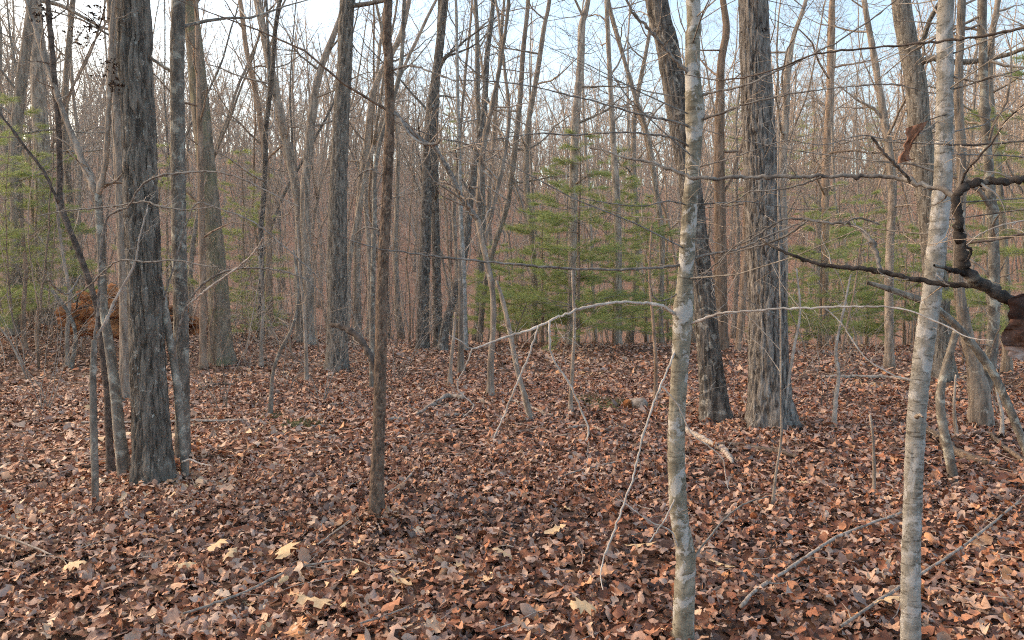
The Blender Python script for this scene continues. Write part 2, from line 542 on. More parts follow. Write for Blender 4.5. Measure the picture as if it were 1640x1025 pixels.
parts = [scatter_leaves(1.6, 7.5, 330, 4, (0.07, 0.13), 0.80, 111, 0.012, 0.12, gap_shade=.72), scatter_leaves(7.5, 14.0, 130, 3, (0.09, 0.15), 0.80, 112, 0.012, 0.12, gap_shade=.6),  # matted lower leaves toned darker, putting gap shade into their colour
         scatter_leaves(1.6, 7.0, 470, 7, (0.042, 0.092), 0.80, 101, 0.065, 0.75),
         scatter_leaves(7.0, 14.0, 230, 4, (0.06, 0.115), 0.80, 202, 0.06, 0.6),
         scatter_leaves(14.0, 27.0, 88, 3, (0.09, 0.15), 0.80, 303, 0.05, 0.5),
         scatter_leaves(27.0, 48.0, 24, 2, (0.12, 0.22), 0.80, 404, 0.05, 0.45)]


def bank(px, py, r0, n, seed, rise):
    """leaves drifted up against the foot of a trunk"""
    rng = np.random.default_rng(seed); d = ground_hit(px, py); c = P(px, py, d); c = c + np.array([0, r0, 0])
    pr = protos(6, 8, seed + 1); Vs, Qs, Ts, off = [], [], [], 0
    for i in range(n):
        a = rng.uniform(0, 6.28); q = abs(rng.normal(0, .16)); x, y = c[0] + (r0 + q) * math.cos(a), c[1] + (r0 + q) * math.sin(a)
        v_, q_ = pr[i % 8]
        R = rotmats(rng.uniform(0, 6.28, 1), np.abs(rng.normal(0, .6, 1)), rng.uniform(0, 6.28, 1))[0]
        Vs.append(v_ @ R.T * rng.uniform(.06, .12) + np.array([x, y, float(H(x, y)) + .03 + rise * math.exp(-q / .12) * rng.random()]))
        Qs.append(q_ + off); Ts.append(np.full(len(v_), rng.random() * .9)); off += len(v_)
    return np.concatenate(Vs), np.concatenate(Qs), np.concatenate(Ts)


for i, (px, py, r0, n, rise) in enumerate([(247, 776, .16, 260, .13), (604, 838, .05, 150, .10), (203, 772, .04, 90, .07), (293, 738, .07, 120, .08), (1236, 686, .27, 330, .14), (1146, 676, .19, 220, .12), (152, 815, .03, 60, .06), (540, 594, .2, 150, .12), (356, 582, .25, 150, .12), (1571, 686, .14, 140, .1), (205, 642, .14, 120, .1)]):
    parts.append(bank(px, py, r0, n, 5000 + i, rise))
off = 0; Vs, Qs, Ts = [], [], []
for v_, q_, t_ in parts:
    Vs.append(v_); Qs.append(q_ + off); Ts.append(t_); off += len(v_)
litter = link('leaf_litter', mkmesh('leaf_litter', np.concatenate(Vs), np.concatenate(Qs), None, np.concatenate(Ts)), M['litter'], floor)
tag(litter, 'deep carpet of brown and russet fallen leaves', None, None, 'stuff')

# the leaves that show largest, each one its own piece of the floor
big = [mkmesh('fallen_leaf', *leaf_proto(11, k, np.random.default_rng(500 + i))) for i, k in enumerate(['oak', 'star', 'oval', 'oak', 'star', 'oak', 'oval', 'star', 'oak', 'oak'])]
for me in big: me.materials.append(M['leaf'])


def place_leaf(px, py, size, me, rng, lift=0.045, tilt=0.3, yaw=None):
    d = ground_hit(px, py)
    p = P(px, py, d)
    o = link('fallen_leaf', me, None, floor)
    o.location = (p[0], p[1], float(H(p[0], p[1])) + lift)
    o.rotation_euler = (rng.normal(0, tilt), rng.normal(0, tilt), rng.uniform(0, 6.28) if yaw is None else yaw)
    o.scale = (size * 1.15, size, size * 0.8)
    return o


for i in range(270):
    px = LR.uniform(-40, 1680); py = 1030 - 230 * LR.random() ** 1.6
    place_leaf(px, py, LR.uniform(0.07, 0.125), big[i % len(big)], LR)
tan = []
for i in range(4):
    me = mkmesh('fallen_leaf', *leaf_proto(12, ['star', 'oak', 'star', 'oak'][i], np.random.default_rng(820 + i)))
    co = np.zeros(len(me.vertices) * 3, np.float32); me.vertices.foreach_get('co', co); co[2::3] *= 0.45; me.vertices.foreach_set('co', co)
    me.materials.append(M['tan_leaf']); tan.append(me)
for i, (px, py, s) in enumerate([(458, 905, .17), (495, 990, .21), (645, 960, .16), (551, 1000, .12), (350, 895, .13), (368, 912, .12), (888, 872, .15), (1025, 897, .15),
                                 (805, 910, .13), (1420, 990, .14), (735, 885, .11), (1155, 930, .12), (935, 1003, .13), (300, 930, .10), (1285, 790, .10), (690, 790, .10), (120, 930, .12), (1570, 960, .12)]):
    place_leaf(px, py, s * 1.15, tan[i % 4], LR, 0.085, 0.2)

# ---------------------------------------------------------------- bark relief
_J = np.random.default_rng(5).random((97, 211, 2))


def worley(u, v, nu):
    """cell noise, periodic in u (period nu cells): nearest and second nearest distance"""
    ui = np.floor(u).astype(int); vi = np.floor(v).astype(int)
    f1 = np.full(u.shape, 9.0); f2 = np.full(u.shape, 9.0)
    for du in (-1, 0, 1):
        for dv in (-1, 0, 1):
            cu = (ui + du) % nu; cv = vi + dv
            j = _J[cu % 97, cv % 211]
            d = np.hypot(ui + du + j[..., 0] - u, vi + dv + j[..., 1] - v)
            nf1 = np.minimum(f1, d)
            f2 = np.where(d < f1, f1, np.minimum(f2, d)); f1 = nf1
    return f1, f2


def relief_trunk(path, rad, sides, cell, aspect, amp, flare=0.0, roots=5, seed=0, horiz=0.0, base_z=None):
    """trunk surface with real bark plates: cell = plate width in metres, aspect = plate height / width"""
    path = np.asarray(path, float); rad = np.asarray(rad, float)
    t, n, b = frames(path)
    s = np.concatenate([[0], np.cumsum(np.linalg.norm(np.diff(path, axis=0), axis=1))])
    a = np.arange(sides) * (2 * math.pi / sides)
    A, S = np.meshgrid(a, s)
    R = np.repeat(rad[:, None], sides, 1)
    r0 = float(np.median(rad))
    nu = max(6, int(2 * math.pi * r0 / cell))
    wob = 0.6 * (vnoise(A * 3 + seed, S * 4) - 0.5) + 0.25 * (vnoise(A * 9 + seed, S * 11) - 0.5)
    u = (A / (2 * math.pi) * nu + wob) % nu
    v = S / (cell * aspect) + 2.0 * (vnoise(A / (2 * math.pi) * nu * 0.8 + seed * 3, S * 1.3) - 0.5) + seed * 7.3
    f1, f2 = worley(u, v, nu)
    U = A / (2 * math.pi) * nu
    if aspect > 2:
        # long interlaced furrows between ridges, broken by short cross cracks
        W = S / (cell * aspect * 1.6)
        g = 0.65 * vnoise(U * 0.9 + seed * 5, W) + 0.35 * vnoise(U * 1.9 + 17 + seed, W * 2.3) - 0.5
        furrow = 1 - np.exp(-(np.abs(g) / 0.055) ** 1.3)
        cross = smooth(0.0, 0.16, f2 - f1)
        plate = furrow * (0.72 + 0.28 * cross)
    else:
        plate = smooth(0.03, 0.30, f2 - f1)
    fine = 0.6 * vnoise(A * 16 + seed, S * 26) + 0.4 * vnoise(U * 5 + seed, S * 60) - 0.5
    disp = amp * (plate - 0.75) + amp * 0.45 * fine + 0.05 * R * (vnoise(A * 0.95 * 2 + seed, S * 0.9) - 0.5)
    if horiz: disp = disp + horiz * (vnoise(A * 1.2 + seed, S * 45) - 0.5)
    if flare:
        z = S
        lob = 0.5 + 0.5 * np.cos(A * roots + seed + 1.2 * np.sin(A + seed))
        disp = disp + R * flare * (np.exp(-z / 0.28) * (0.45 + 0.75 * lob) + 0.25 * np.exp(-z / 0.8))
    Rt = R + disp
    V = path[:, None, :] + Rt[..., None] * (n[:, None, :] * np.cos(A)[..., None] + b[:, None, :] * np.sin(A)[..., None])
    m = len(path)
    idx = np.arange(m * sides).reshape(m, sides); nx = np.roll(idx, -1, 1)
    Q = np.stack([idx[:-1], nx[:-1], nx[1:], idx[1:]], -1).reshape(-1, 4)
    return V.reshape(-1, 3), Q


# ---------------------------------------------------------------- growing branches
def unit(v):
    v = np.asarray(v, float); return v / (np.linalg.norm(v) + 1e-12)


def sides_for(r):
    return 8 if r > 0.06 else 6 if r > 0.025 else 4 if r > 0.009 else 3


def grow(mb_limb, mb_twig, p, d, L, r, lev, rng, maxlev=3, wob=0.22, trop=0.05, nkid=(5, 5, 4), rmin=0.0022, ang=(30, 65)):
    n = int(np.clip(L / 0.28, 3, 9)) if lev <= 1 else (5 if lev == 2 else 4)
    pts = [np.asarray(p, float)]; dd = unit(d)
    dirs = [dd]
    for i in range(n):
        dd = unit(dd + rng.normal(0, wob, 3) + np.array([0, 0, trop]))
        pts.append(pts[-1] + dd * (L / n)); dirs.append(dd)
    t = np.linspace(0, 1, n + 1)
    rad = np.maximum(r * (1 - 0.78 * t), rmin * 0.8)
    mb = mb_limb if lev <= 1 else mb_twig
    mb.tube(pts, rad, sides_for(r), cap=False)
    if lev >= maxlev: return
    k = nkid[min(lev - 1, len(nkid) - 1)]
    for j in range(k):
        tt = rng.uniform(0.22, 1.0) if j else 0.98
        i = min(int(tt * n), n - 1); f = tt * n - i
        q = pts[i] * (1 - f) + pts[i + 1] * f
        dd0 = dirs[min(i + 1, n)]
        perp = unit(np.cross(dd0, rng.normal(0, 1, 3)))
        a = math.radians(rng.uniform(*ang)) * (0.4 if j == 0 else 1)
        nd_ = dd0 * math.cos(a) + perp * math.sin(a)
        rr = max(rmin, (r * (1 - 0.78 * tt)) * rng.uniform(0.5, 0.75))
        grow(mb_limb, mb_twig, q, nd_, L * rng.uniform(0.35, 0.62) * (1.15 - 0.5 * tt), rr, lev + 1, rng, maxlev, wob, trop, nkid, rmin, ang)


def limbs_on(path, rad, rng, n, z0, z1, parent, origin, mat, length=(0.8, 2.2), up=0.5, split=True, nkid=(5, 3, 2), maxlev=4, rscale=0.42, rmin=0.002, wob=0.2):
    """limbs with twigs on a trunk between heights z0 and z1 over its base"""
    path = np.asarray(path); z = path[:, 2] - path[0, 2]
    tw = MB(); lb = MB()
    for k in range(n):
        h = z0 + (z1 - z0) * ((k + rng.random()) / n)
        i = int(np.clip(np.searchsorted(z, h), 1, len(z) - 1))
        p = path[i]; a = rng.uniform(0, 2 * math.pi)
        d = np.array([math.cos(a), math.sin(a), up * rng.uniform(0.3, 1.6)])
        L = rng.uniform(*length)
        r = min(rad[i] * rscale * rng.uniform(0.6, 1.1), 0.02 * L + 0.008)
        if split:
            lb = MB()
        grow(lb, tw, p + unit(d) * rad[i] * 0.3, d, L, max(r, 0.004), 1, rng, maxlev, wob, 0.05, nkid, rmin)
        if split: lb.build('branch', mat, parent, origin)
    if not split: lb.build('branches', mat, parent, origin)
    t_ = tw.build('twigs', M['twig'], parent, origin)
    if t_: t_['kind'] = 'stuff'


def root_empty(name, loc, label, cat, group=None):
    e = bpy.data.objects.new(name, None); COL.objects.link(e)
    e.location = loc; e.empty_display_size = 0.2
    tag(e, label, cat, group)
    return e


def pix_path(pts, d0, d1=None):
    """pixel polyline (px, py, width) -> world points and radii; depth runs from d0 to d1"""
    d1 = d0 if d1 is None else d1
    k = len(pts); out = []
    for i, q in enumerate(pts):
        f = i / max(1, k - 1); d = d0 * (1 - f) + d1 * f
        p = P(q[0], q[1], d)
        out.append((p[0], p[1], p[2], q[2] * 0.5 * d / F))
    return np.array(out)


def traced_tree(name, label, pts, mat, depth=None, top=None, relief=None, limbs=None, cat='tree', group=None, step=None, jit=0.01, crown=None, flare=0.0, seed=0, to_ground=True):
    """a tree whose trunk is traced from base to the top edge of the photograph, then carried on upwards.
    relief = (sides, plate width, aspect, amplitude, horizontal wrinkles); returns (root, path, radii)"""
    rng = np.random.default_rng(seed + 17)
    d = depth if depth else ground_hit(pts[0][0], pts[0][1])
    w = pix_path(pts, d)
    base = w[0].copy()
    g = float(H(base[0], base[1]))
    if to_ground:
        if base[2] > g + 0.02:
            k = w[0] - w[1]; s = (base[2] - g) / max(1e-3, -k[2]) if k[2] < 0 else 0
            nb = base + k * s * np.array([0.5, 1, 1, 0.3]); nb[2] = g; w = np.vstack([nb, w])
        elif base[2] < g:
            w[0, 2] = g
    gz = w[0, 2]
    w[0, 2] -= 0.06
    if top:
        k = unit((w[-1] - w[-2])[:3]); h = w[-1, 2]; p = w[-1]; rr = p[3]
        nst = 4
        for i in range(nst):
            k = unit(k * 0.8 + np.array([rng.normal(0, 0.05), rng.normal(0, 0.06), 0.25]))
            q = w[-1, :3] + k * (gz + top - h) / nst
            w = np.vstack([w, [q[0], q[1], q[2], rr * (1 - 0.2 * (i + 1) ** 1.1)]])
        w[:, 3] = np.maximum(w[:, 3], 0.01)
    length = np.linalg.norm(np.diff(w[:, :3], axis=0), axis=1).sum()
    st = step or max(0.06, length / 60)
    sp = spline(w, int(length / st) + 4)
    ztop = P(820, -60, d)[2] + 0.3
    hi_ = np.nonzero(sp[:, 2] > ztop)[0]
    if relief and len(hi_) > 24:
        sp = np.vstack([sp[:hi_[0]], sp[hi_[0]::max(1, int(0.22 / st))]])
    path, rad = sp[:, :3].copy(), np.maximum(sp[:, 3], 0.004)
    path[1:, 1] += jit * rng.normal(0, 1, len(path) - 1).cumsum() * 0.3 if not relief else 0
    o = root_empty(name, (path[0, 0], path[0, 1], gz), label, cat, group)
    org = np.array(o.location)
    if relief:
        V_, Q_ = relief_trunk(path, rad, relief[0], relief[1], relief[2], relief[3], flare, 5, seed + 1, relief[4] if len(relief) > 4 else 0)
        link('trunk', mkmesh('trunk', V_ - org, Q_), mat, o)
    else:
        mb = MB()
        rad2 = rad * (1 + 0.08 * rng.normal(0, 1, len(rad)).clip(-1, 1))
        z = path[:, 2] - gz
        rad2 = rad2 * (1 + (flare or 0.55) * np.exp(-np.maximum(z, 0) / 0.12))
        mb.tube(path, rad2, 12 if rad.max() > 0.05 else 8)
        mb.build('trunk', mat, o, org)
    if limbs:
        limbs_on(path, rad, rng, parent=o, origin=org, mat=mat, **limbs)
    return o, path, rad


def traced_branch(parent, pts, d0, d1, mat, name='branch', twigs=0, seed=0, label=None, n=None, tl=(0.06, 0.22), rough=0.12):
    rng = np.random.default_rng(seed + 400)
    w = pix_path(pts, d0, d1)
    k = n or max(12, len(pts) * 6)
    twigs = int(twigs * 1.6)
    sp = spline(w, k)
    path = sp[:, :3].copy(); rad = np.maximum(sp[:, 3], 0.0012)
    path[1:-1] += rng.normal(0, 1, (len(path) - 2, 3)) * np.minimum(rad[1:-1, None] * 0.25, 0.0022)
    if rad.max() > 0.05: rough = 0.03
    rad = rad * (1 + .35 * (rng.random(len(rad)) < .12)) * (0.66 if rad.max() < 0.02 and mat is not M['black'] else 0.9 if rad.max() < .02 else 1.0) * (1 + rough * rng.normal(0, 1, len(rad)).clip(-1, 1.5))
    mb = MB(); mb.tube(path, rad, 8 if rad.max() > 0.006 else 6)
    org = np.array(parent.location) if parent else None
    tw = MB()
    for j in range(twigs):
        i = rng.integers(1, len(path) - 1)
        dd = path[min(i + 1, len(path) - 1)] - path[i]
        dd = unit(unit(dd) * rng.uniform(0.2, 1.0) + rng.normal(0, 0.7, 3))
        grow(tw, tw, path[i], dd, rng.uniform(*tl), max(0.0012, rad[i] * 0.4), 2, rng, 3, 0.25, 0.03, (2, 2, 2), 0.0011)
    o = mb.build(name, mat, parent, org)
    if label: o['label'] = label
    if twigs:
        t_ = link('twigs', tw.mesh('twigs', org), M['twig'] if mat is not M['pale_twig'] else M['pale_twig'], o); t_['kind'] = 'stuff'
    return o


#@@SECTION_TREES
# ---------------------------------------------------------------- the trees that can be told apart
OAK_L, p_, r_ = traced_tree('oak_tree', 'stout dark furrowed oak trunk at left with flaking white lichen flecks',
    [(247, 776, 54.6), (243, 700, 51.0), (236, 560, 50.2), (232, 460, 49.3), (226, 330, 48.4), (222, 200, 47.5), (216, 90, 47.5), (212, 0, 47.5)],
    M['oak'], top=15, relief=(150, 0.032, 5, 0.026), limbs=dict(n=8, z0=6.5, z1=14, length=(1.5, 3.5)), step=0.022, flare=0.4, seed=1)
traced_tree('oak_tree', 'dark straight trunk half hidden behind the stout left oak',
    [(205, 642, 24.5), (203, 500, 21.6), (196, 330, 19.4), (190, 180, 18.7), (184, 60, 18.0), (180, 0, 17.3)],
    M['grey'], top=15, limbs=dict(n=7, z0=5, z1=14, length=(1.2, 3.0)), relief=(48, 0.05, 3, 0.014), step=0.06, flare=0.25, seed=2)
FORK, pf, rf = traced_tree('sapling', 'pale lichen-covered sapling forking into a V just left of the stout oak',
    [(203, 772, 19), (192, 700, 17), (184, 620, 16), (176, 560, 15), (166, 490, 13), (162, 400, 12), (158, 330, 12), (157, 310, 12)],
    M['lichen'], relief=(28, 0.02, 1.2, 0.003, 0.002), step=0.03, seed=3, flare=0.25)
fd = pf[-1, 1]
traced_branch(FORK, [(157, 314, 11), (138, 275, 10), (118, 222, 9), (97, 168, 9), (76, 105, 8), (52, 32, 7), (30, -40, 6), (10, -120, 4)], fd, fd + .5, M['grey'], twigs=7, seed=1, tl=(.2, .7))
traced_branch(FORK, [(157, 314, 10), (168, 268, 9), (171, 230, 8), (175, 150, 8), (178, 70, 7), (182, 0, 6), (190, -90, 4)], fd, fd - .3, M['grey'], twigs=6, seed=2, tl=(.2, .6))
traced_branch(FORK, [(98, 170, 6), (115, 140, 5), (140, 95, 5), (160, 40, 4), (170, 0, 3)], fd + .3, fd + .2, M['grey'], twigs=6, seed=3, tl=(.15, .5))

STEM, ps, rs_ = traced_tree('sapling', 'thin straight grey sapling standing in leaves, nearest stem left of the oak',
    [(152, 815, 11), (152, 760, 11), (150, 680, 11), (149, 600, 10), (151, 545, 9)], M['lichen'], step=0.05, seed=4, relief=(18, 0.015, 1.0, 0.0015, 0.0015))
sd = ps[-1, 1]
traced_branch(STEM, [(151, 548, 8), (170, 512, 7), (186, 478, 6), (200, 452, 6), (215, 424, 5), (224, 380, 4), (236, 335, 3)], sd, sd, M['pale_twig'], twigs=4, seed=5)
traced_branch(STEM, [(151, 548, 7), (158, 480, 6), (160, 420, 5), (172, 350, 5), (208, 329, 5), (221, 303, 5), (250, 283, 5), (291, 277, 5), (336, 275, 4), (373, 281, 4), (410, 297, 4), (447, 316, 3), (480, 331, 3)], sd, sd - .8, M['limb_grey'], twigs=9, seed=6)
traced_branch(STEM, [(100, 490, 3), (140, 460, 4), (165, 436, 4), (185, 420, 4), (205, 416, 4), (235, 420, 4), (280, 417, 4), (320, 424, 3), (350, 428, 2)], sd, sd - .6, M['limb_grey'], twigs=6, seed=7)
traced_branch(STEM, [(60, 345, 2), (120, 336, 3), (180, 331, 4), (208, 326, 4), (236, 323, 4), (254, 330, 4), (300, 336, 3), (345, 330, 2)], sd, sd - .5, M['limb_grey'], twigs=8, seed=8)

DARK, pd_, rd_ = traced_tree('sapling', 'blackish thin sapling with a bare arm slanting to the left edge',
    [(172, 640, 11), (160, 520, 10), (150, 472, 10), (125, 400, 10), (96, 330, 10), (92, 300, 9), (91, 200, 9), (82, 100, 9), (74, 15, 8), (70, -40, 7)],
    M['dead_dark'], depth=6.4, step=0.05, seed=5, limbs=dict(n=5, z0=3.4, z1=4.6, length=(.3, .9)))
traced_branch(DARK, [(94, 325, 7), (70, 275, 7), (45, 242, 7), (20, 208, 6), (-10, 170, 6), (-60, 110, 4)], 6.4, 6.2, M['dead_dark'], twigs=5, seed=9)
traced_branch(DARK, [(130, 440, 5), (110, 470, 5), (90, 462, 5), (78, 448, 4)], 6.4, 6.1, M['limb_grey'], twigs=3, seed=10)

LICH, pl_, rl_ = traced_tree('tree', 'straight lichen-mottled trunk just right of the stout left oak',
    [(293, 738, 21.5), (292, 640, 21.5), (290, 520, 22.4), (287, 400, 21.5), (285, 250, 21.5), (284, 120, 20.6), (286, 0, 20.6)],
    M['lichen'], top=13, relief=(56, 0.03, 1.6, 0.008, 0.004), step=0.035, limbs=dict(n=12, z0=2.9, z1=12, length=(1.0, 2.6)), flare=0.2, seed=6)
LEAN, pn_, rn_ = traced_tree('sapling', 'pale slanting sapling leaning against the lichen-mottled trunk',
    [(296, 742, 13), (290, 680, 13), (284, 620, 13), (276, 565, 12), (268, 520, 12), (262, 482, 11), (256, 450, 7)], M['lichen'], depth=6.15, step=0.04, seed=7, relief=(22, 0.018, 1.0, 0.002, 0.002))
traced_branch(LEAN, [(279, 575, 5), (281, 555, 5), (287, 525, 5), (299, 490, 5), (321, 459, 5), (347, 441, 5), (376, 431, 5), (417, 429, 4), (454, 435, 4), (490, 448, 3), (520, 475, 2)], 6.1, 5.6, M['limb_grey'], twigs=8, seed=11)
traced_branch(LEAN, [(300, 490, 4), (328, 466, 5), (362, 442, 5), (388, 422, 4), (412, 397, 4), (421, 380, 3)], 5.95, 5.5, M['pale_twig'], twigs=4, seed=12)
traced_branch(LEAN, [(262, 480, 4), (280, 420, 4), (300, 355, 4), (317, 325, 4), (350, 335, 4), (388, 347, 4), (421, 366, 4), (447, 388, 3), (477, 414, 3), (510, 445, 2)], 6.1, 5.6, M['limb_grey'], twigs=9, seed=13)
traced_branch(LEAN, [(292, 740, 4), (305, 736, 4), (320, 742, 3), (335, 745, 2)], 6.0, 5.8, M['pale_twig'], seed=14)

traced_tree('tree', 'olive moss-tinted trunk with flared foot behind the two left trunks',
    [(356, 582, 37.8), (353, 540, 32.7), (350, 470, 31.0), (342, 380, 29.2), (332, 280, 27.5), (322, 180, 26.7), (312, 80, 24.9), (304, 0, 24.1)],
    M['mossy'], top=19, relief=(56, 0.06, 3, 0.02), step=0.09, limbs=dict(n=12, z0=7, z1=18, length=(1.5, 4)), flare=0.35, seed=8)
traced_tree('sapling', 'slim dark stem standing before the olive moss-tinted trunk',
    [(326, 590, 12), (325, 500, 11), (324, 400, 11), (322, 300, 10), (319, 180, 8), (316, 80, 7), (314, 0, 6)], M['brown'], limbs=dict(n=14, z0=2.5, z1=8, length=(.6, 1.6)), seed=9)
traced_tree('oak_tree', 'straight grey oak trunk with dark foot in mid clearing',
    [(540, 594, 35.0), (540, 560, 31.3), (540, 480, 30.4), (540, 400, 30.4), (542, 300, 27.6), (546, 200, 24.8), (552, 100, 23.0), (557, 0, 22.1)],
    M['oak'], top=19, relief=(72, 0.045, 5, 0.026), step=0.08, limbs=dict(n=14, z0=6.5, z1=18, length=(1.5, 4)), flare=0.3, seed=10)
traced_tree('tree', 'dark tree curving right near its top, behind the mid clearing oak',
    [(497, 548, 20), (495, 470, 17), (490, 380, 16), (488, 310, 15), (495, 230, 14), (508, 130, 12), (533, 60, 10), (550, 10, 9)], M['grey'], top=17, limbs=dict(n=14, z0=6, z1=16, length=(1.2, 3)), seed=11, depth=22)
traced_tree('tree', 'dark tree leaning left, twin of the curved one beside mid clearing oak',
    [(482, 545, 19), (480, 430, 17), (480, 340, 16), (468, 270, 15), (450, 190, 14), (432, 100, 13), (416, 20, 12), (412, 0, 12)], M['grey'], top=18, limbs=dict(n=14, z0=6, z1=16, length=(1.2, 3)), seed=12, depth=22.5)

FLAKY, pk_, rk_ = traced_tree('flaky_barked_tree', 'slender dark flaky-barked trunk standing alone in the centre foreground',
    [(604, 838, 22.4), (603, 800, 18.9), (606, 700, 18.1), (609, 600, 18.1), (611, 500, 17.2), (615, 400, 16.3), (620, 300, 15.5), (624, 200, 14.6), (623, 100, 13.8), (622, 0, 12.9)],
    M['flaky'], top=10, relief=(60, 0.02, 1.7, 0.0075), step=0.014, limbs=dict(n=12, z0=2.5, z1=9, length=(.8, 2.0), rscale=.3), flare=0.5, seed=13)
kd = pk_[0, 1]
traced_branch(FLAKY, [(630, 180, 6), (642, 192, 7), (655, 215, 7), (675, 229, 7), (700, 230, 6), (705, 222, 4)], kd, kd - .2, M['limb_grey'], twigs=2, seed=20)
traced_branch(FLAKY, [(627, 112, 5), (660, 105, 5), (690, 115, 4), (730, 130, 3)], kd, kd - .3, M['limb_grey'], twigs=4, seed=21)
traced_branch(FLAKY, [(612, 280, 4), (590, 272, 4), (572, 284, 3), (566, 300, 2)], kd, kd + .1, M['limb_grey'], twigs=2, seed=22)
traced_branch(FLAKY, [(608, 368, 4), (585, 364, 4), (568, 376, 3)], kd, kd + .1, M['limb_grey'], twigs=1, seed=23)
traced_branch(FLAKY, [(604, 605, 9), (592, 570, 10), (572, 538, 10), (545, 523, 9), (530, 520, 6)], kd + .25, kd + .6, M['dead_dark'], seed=24, twigs=3)

CROOK, pc_, rc_ = traced_tree('tree', 'short dark upright trunk with a crooked grey limb reaching up left',
    [(785, 634, 11.7), (786, 580, 10.1), (790, 520, 9.4), (788, 460, 9.4), (775, 400, 9.4), (765, 350, 9.4)], M['grey'], step=.1, seed=14)
cd = pc_[0, 1]
traced_branch(CROOK, [(765, 352, 9.4), (752, 335, 9.4), (736, 312, 8.6), (722, 280, 8.6), (706, 252, 7.8), (695, 235, 7.8), (680, 228, 7.0), (660, 212, 6.2), (645, 195, 5.5), (632, 178, 3.9)], cd, cd - .6, M['limb_grey'], twigs=10, seed=30, tl=(.3, 1.0))
traced_branch(CROOK, [(766, 352, 8.6), (768, 300, 8.6), (775, 230, 7.8), (790, 160, 7.0), (805, 80, 5.5), (815, 0, 4.7), (820, -60, 3.1)], cd, cd + .4, M['grey'], twigs=14, seed=31, tl=(.4, 1.3))
traced_branch(CROOK, [(774, 395, 7.0), (790, 330, 7.0), (808, 250, 6.2), (815, 180, 5.5), (808, 110, 4.7), (800, 40, 3.9), (790, -30, 3.1)], cd, cd + .6, M['grey'], twigs=14, seed=32, tl=(.4, 1.3))

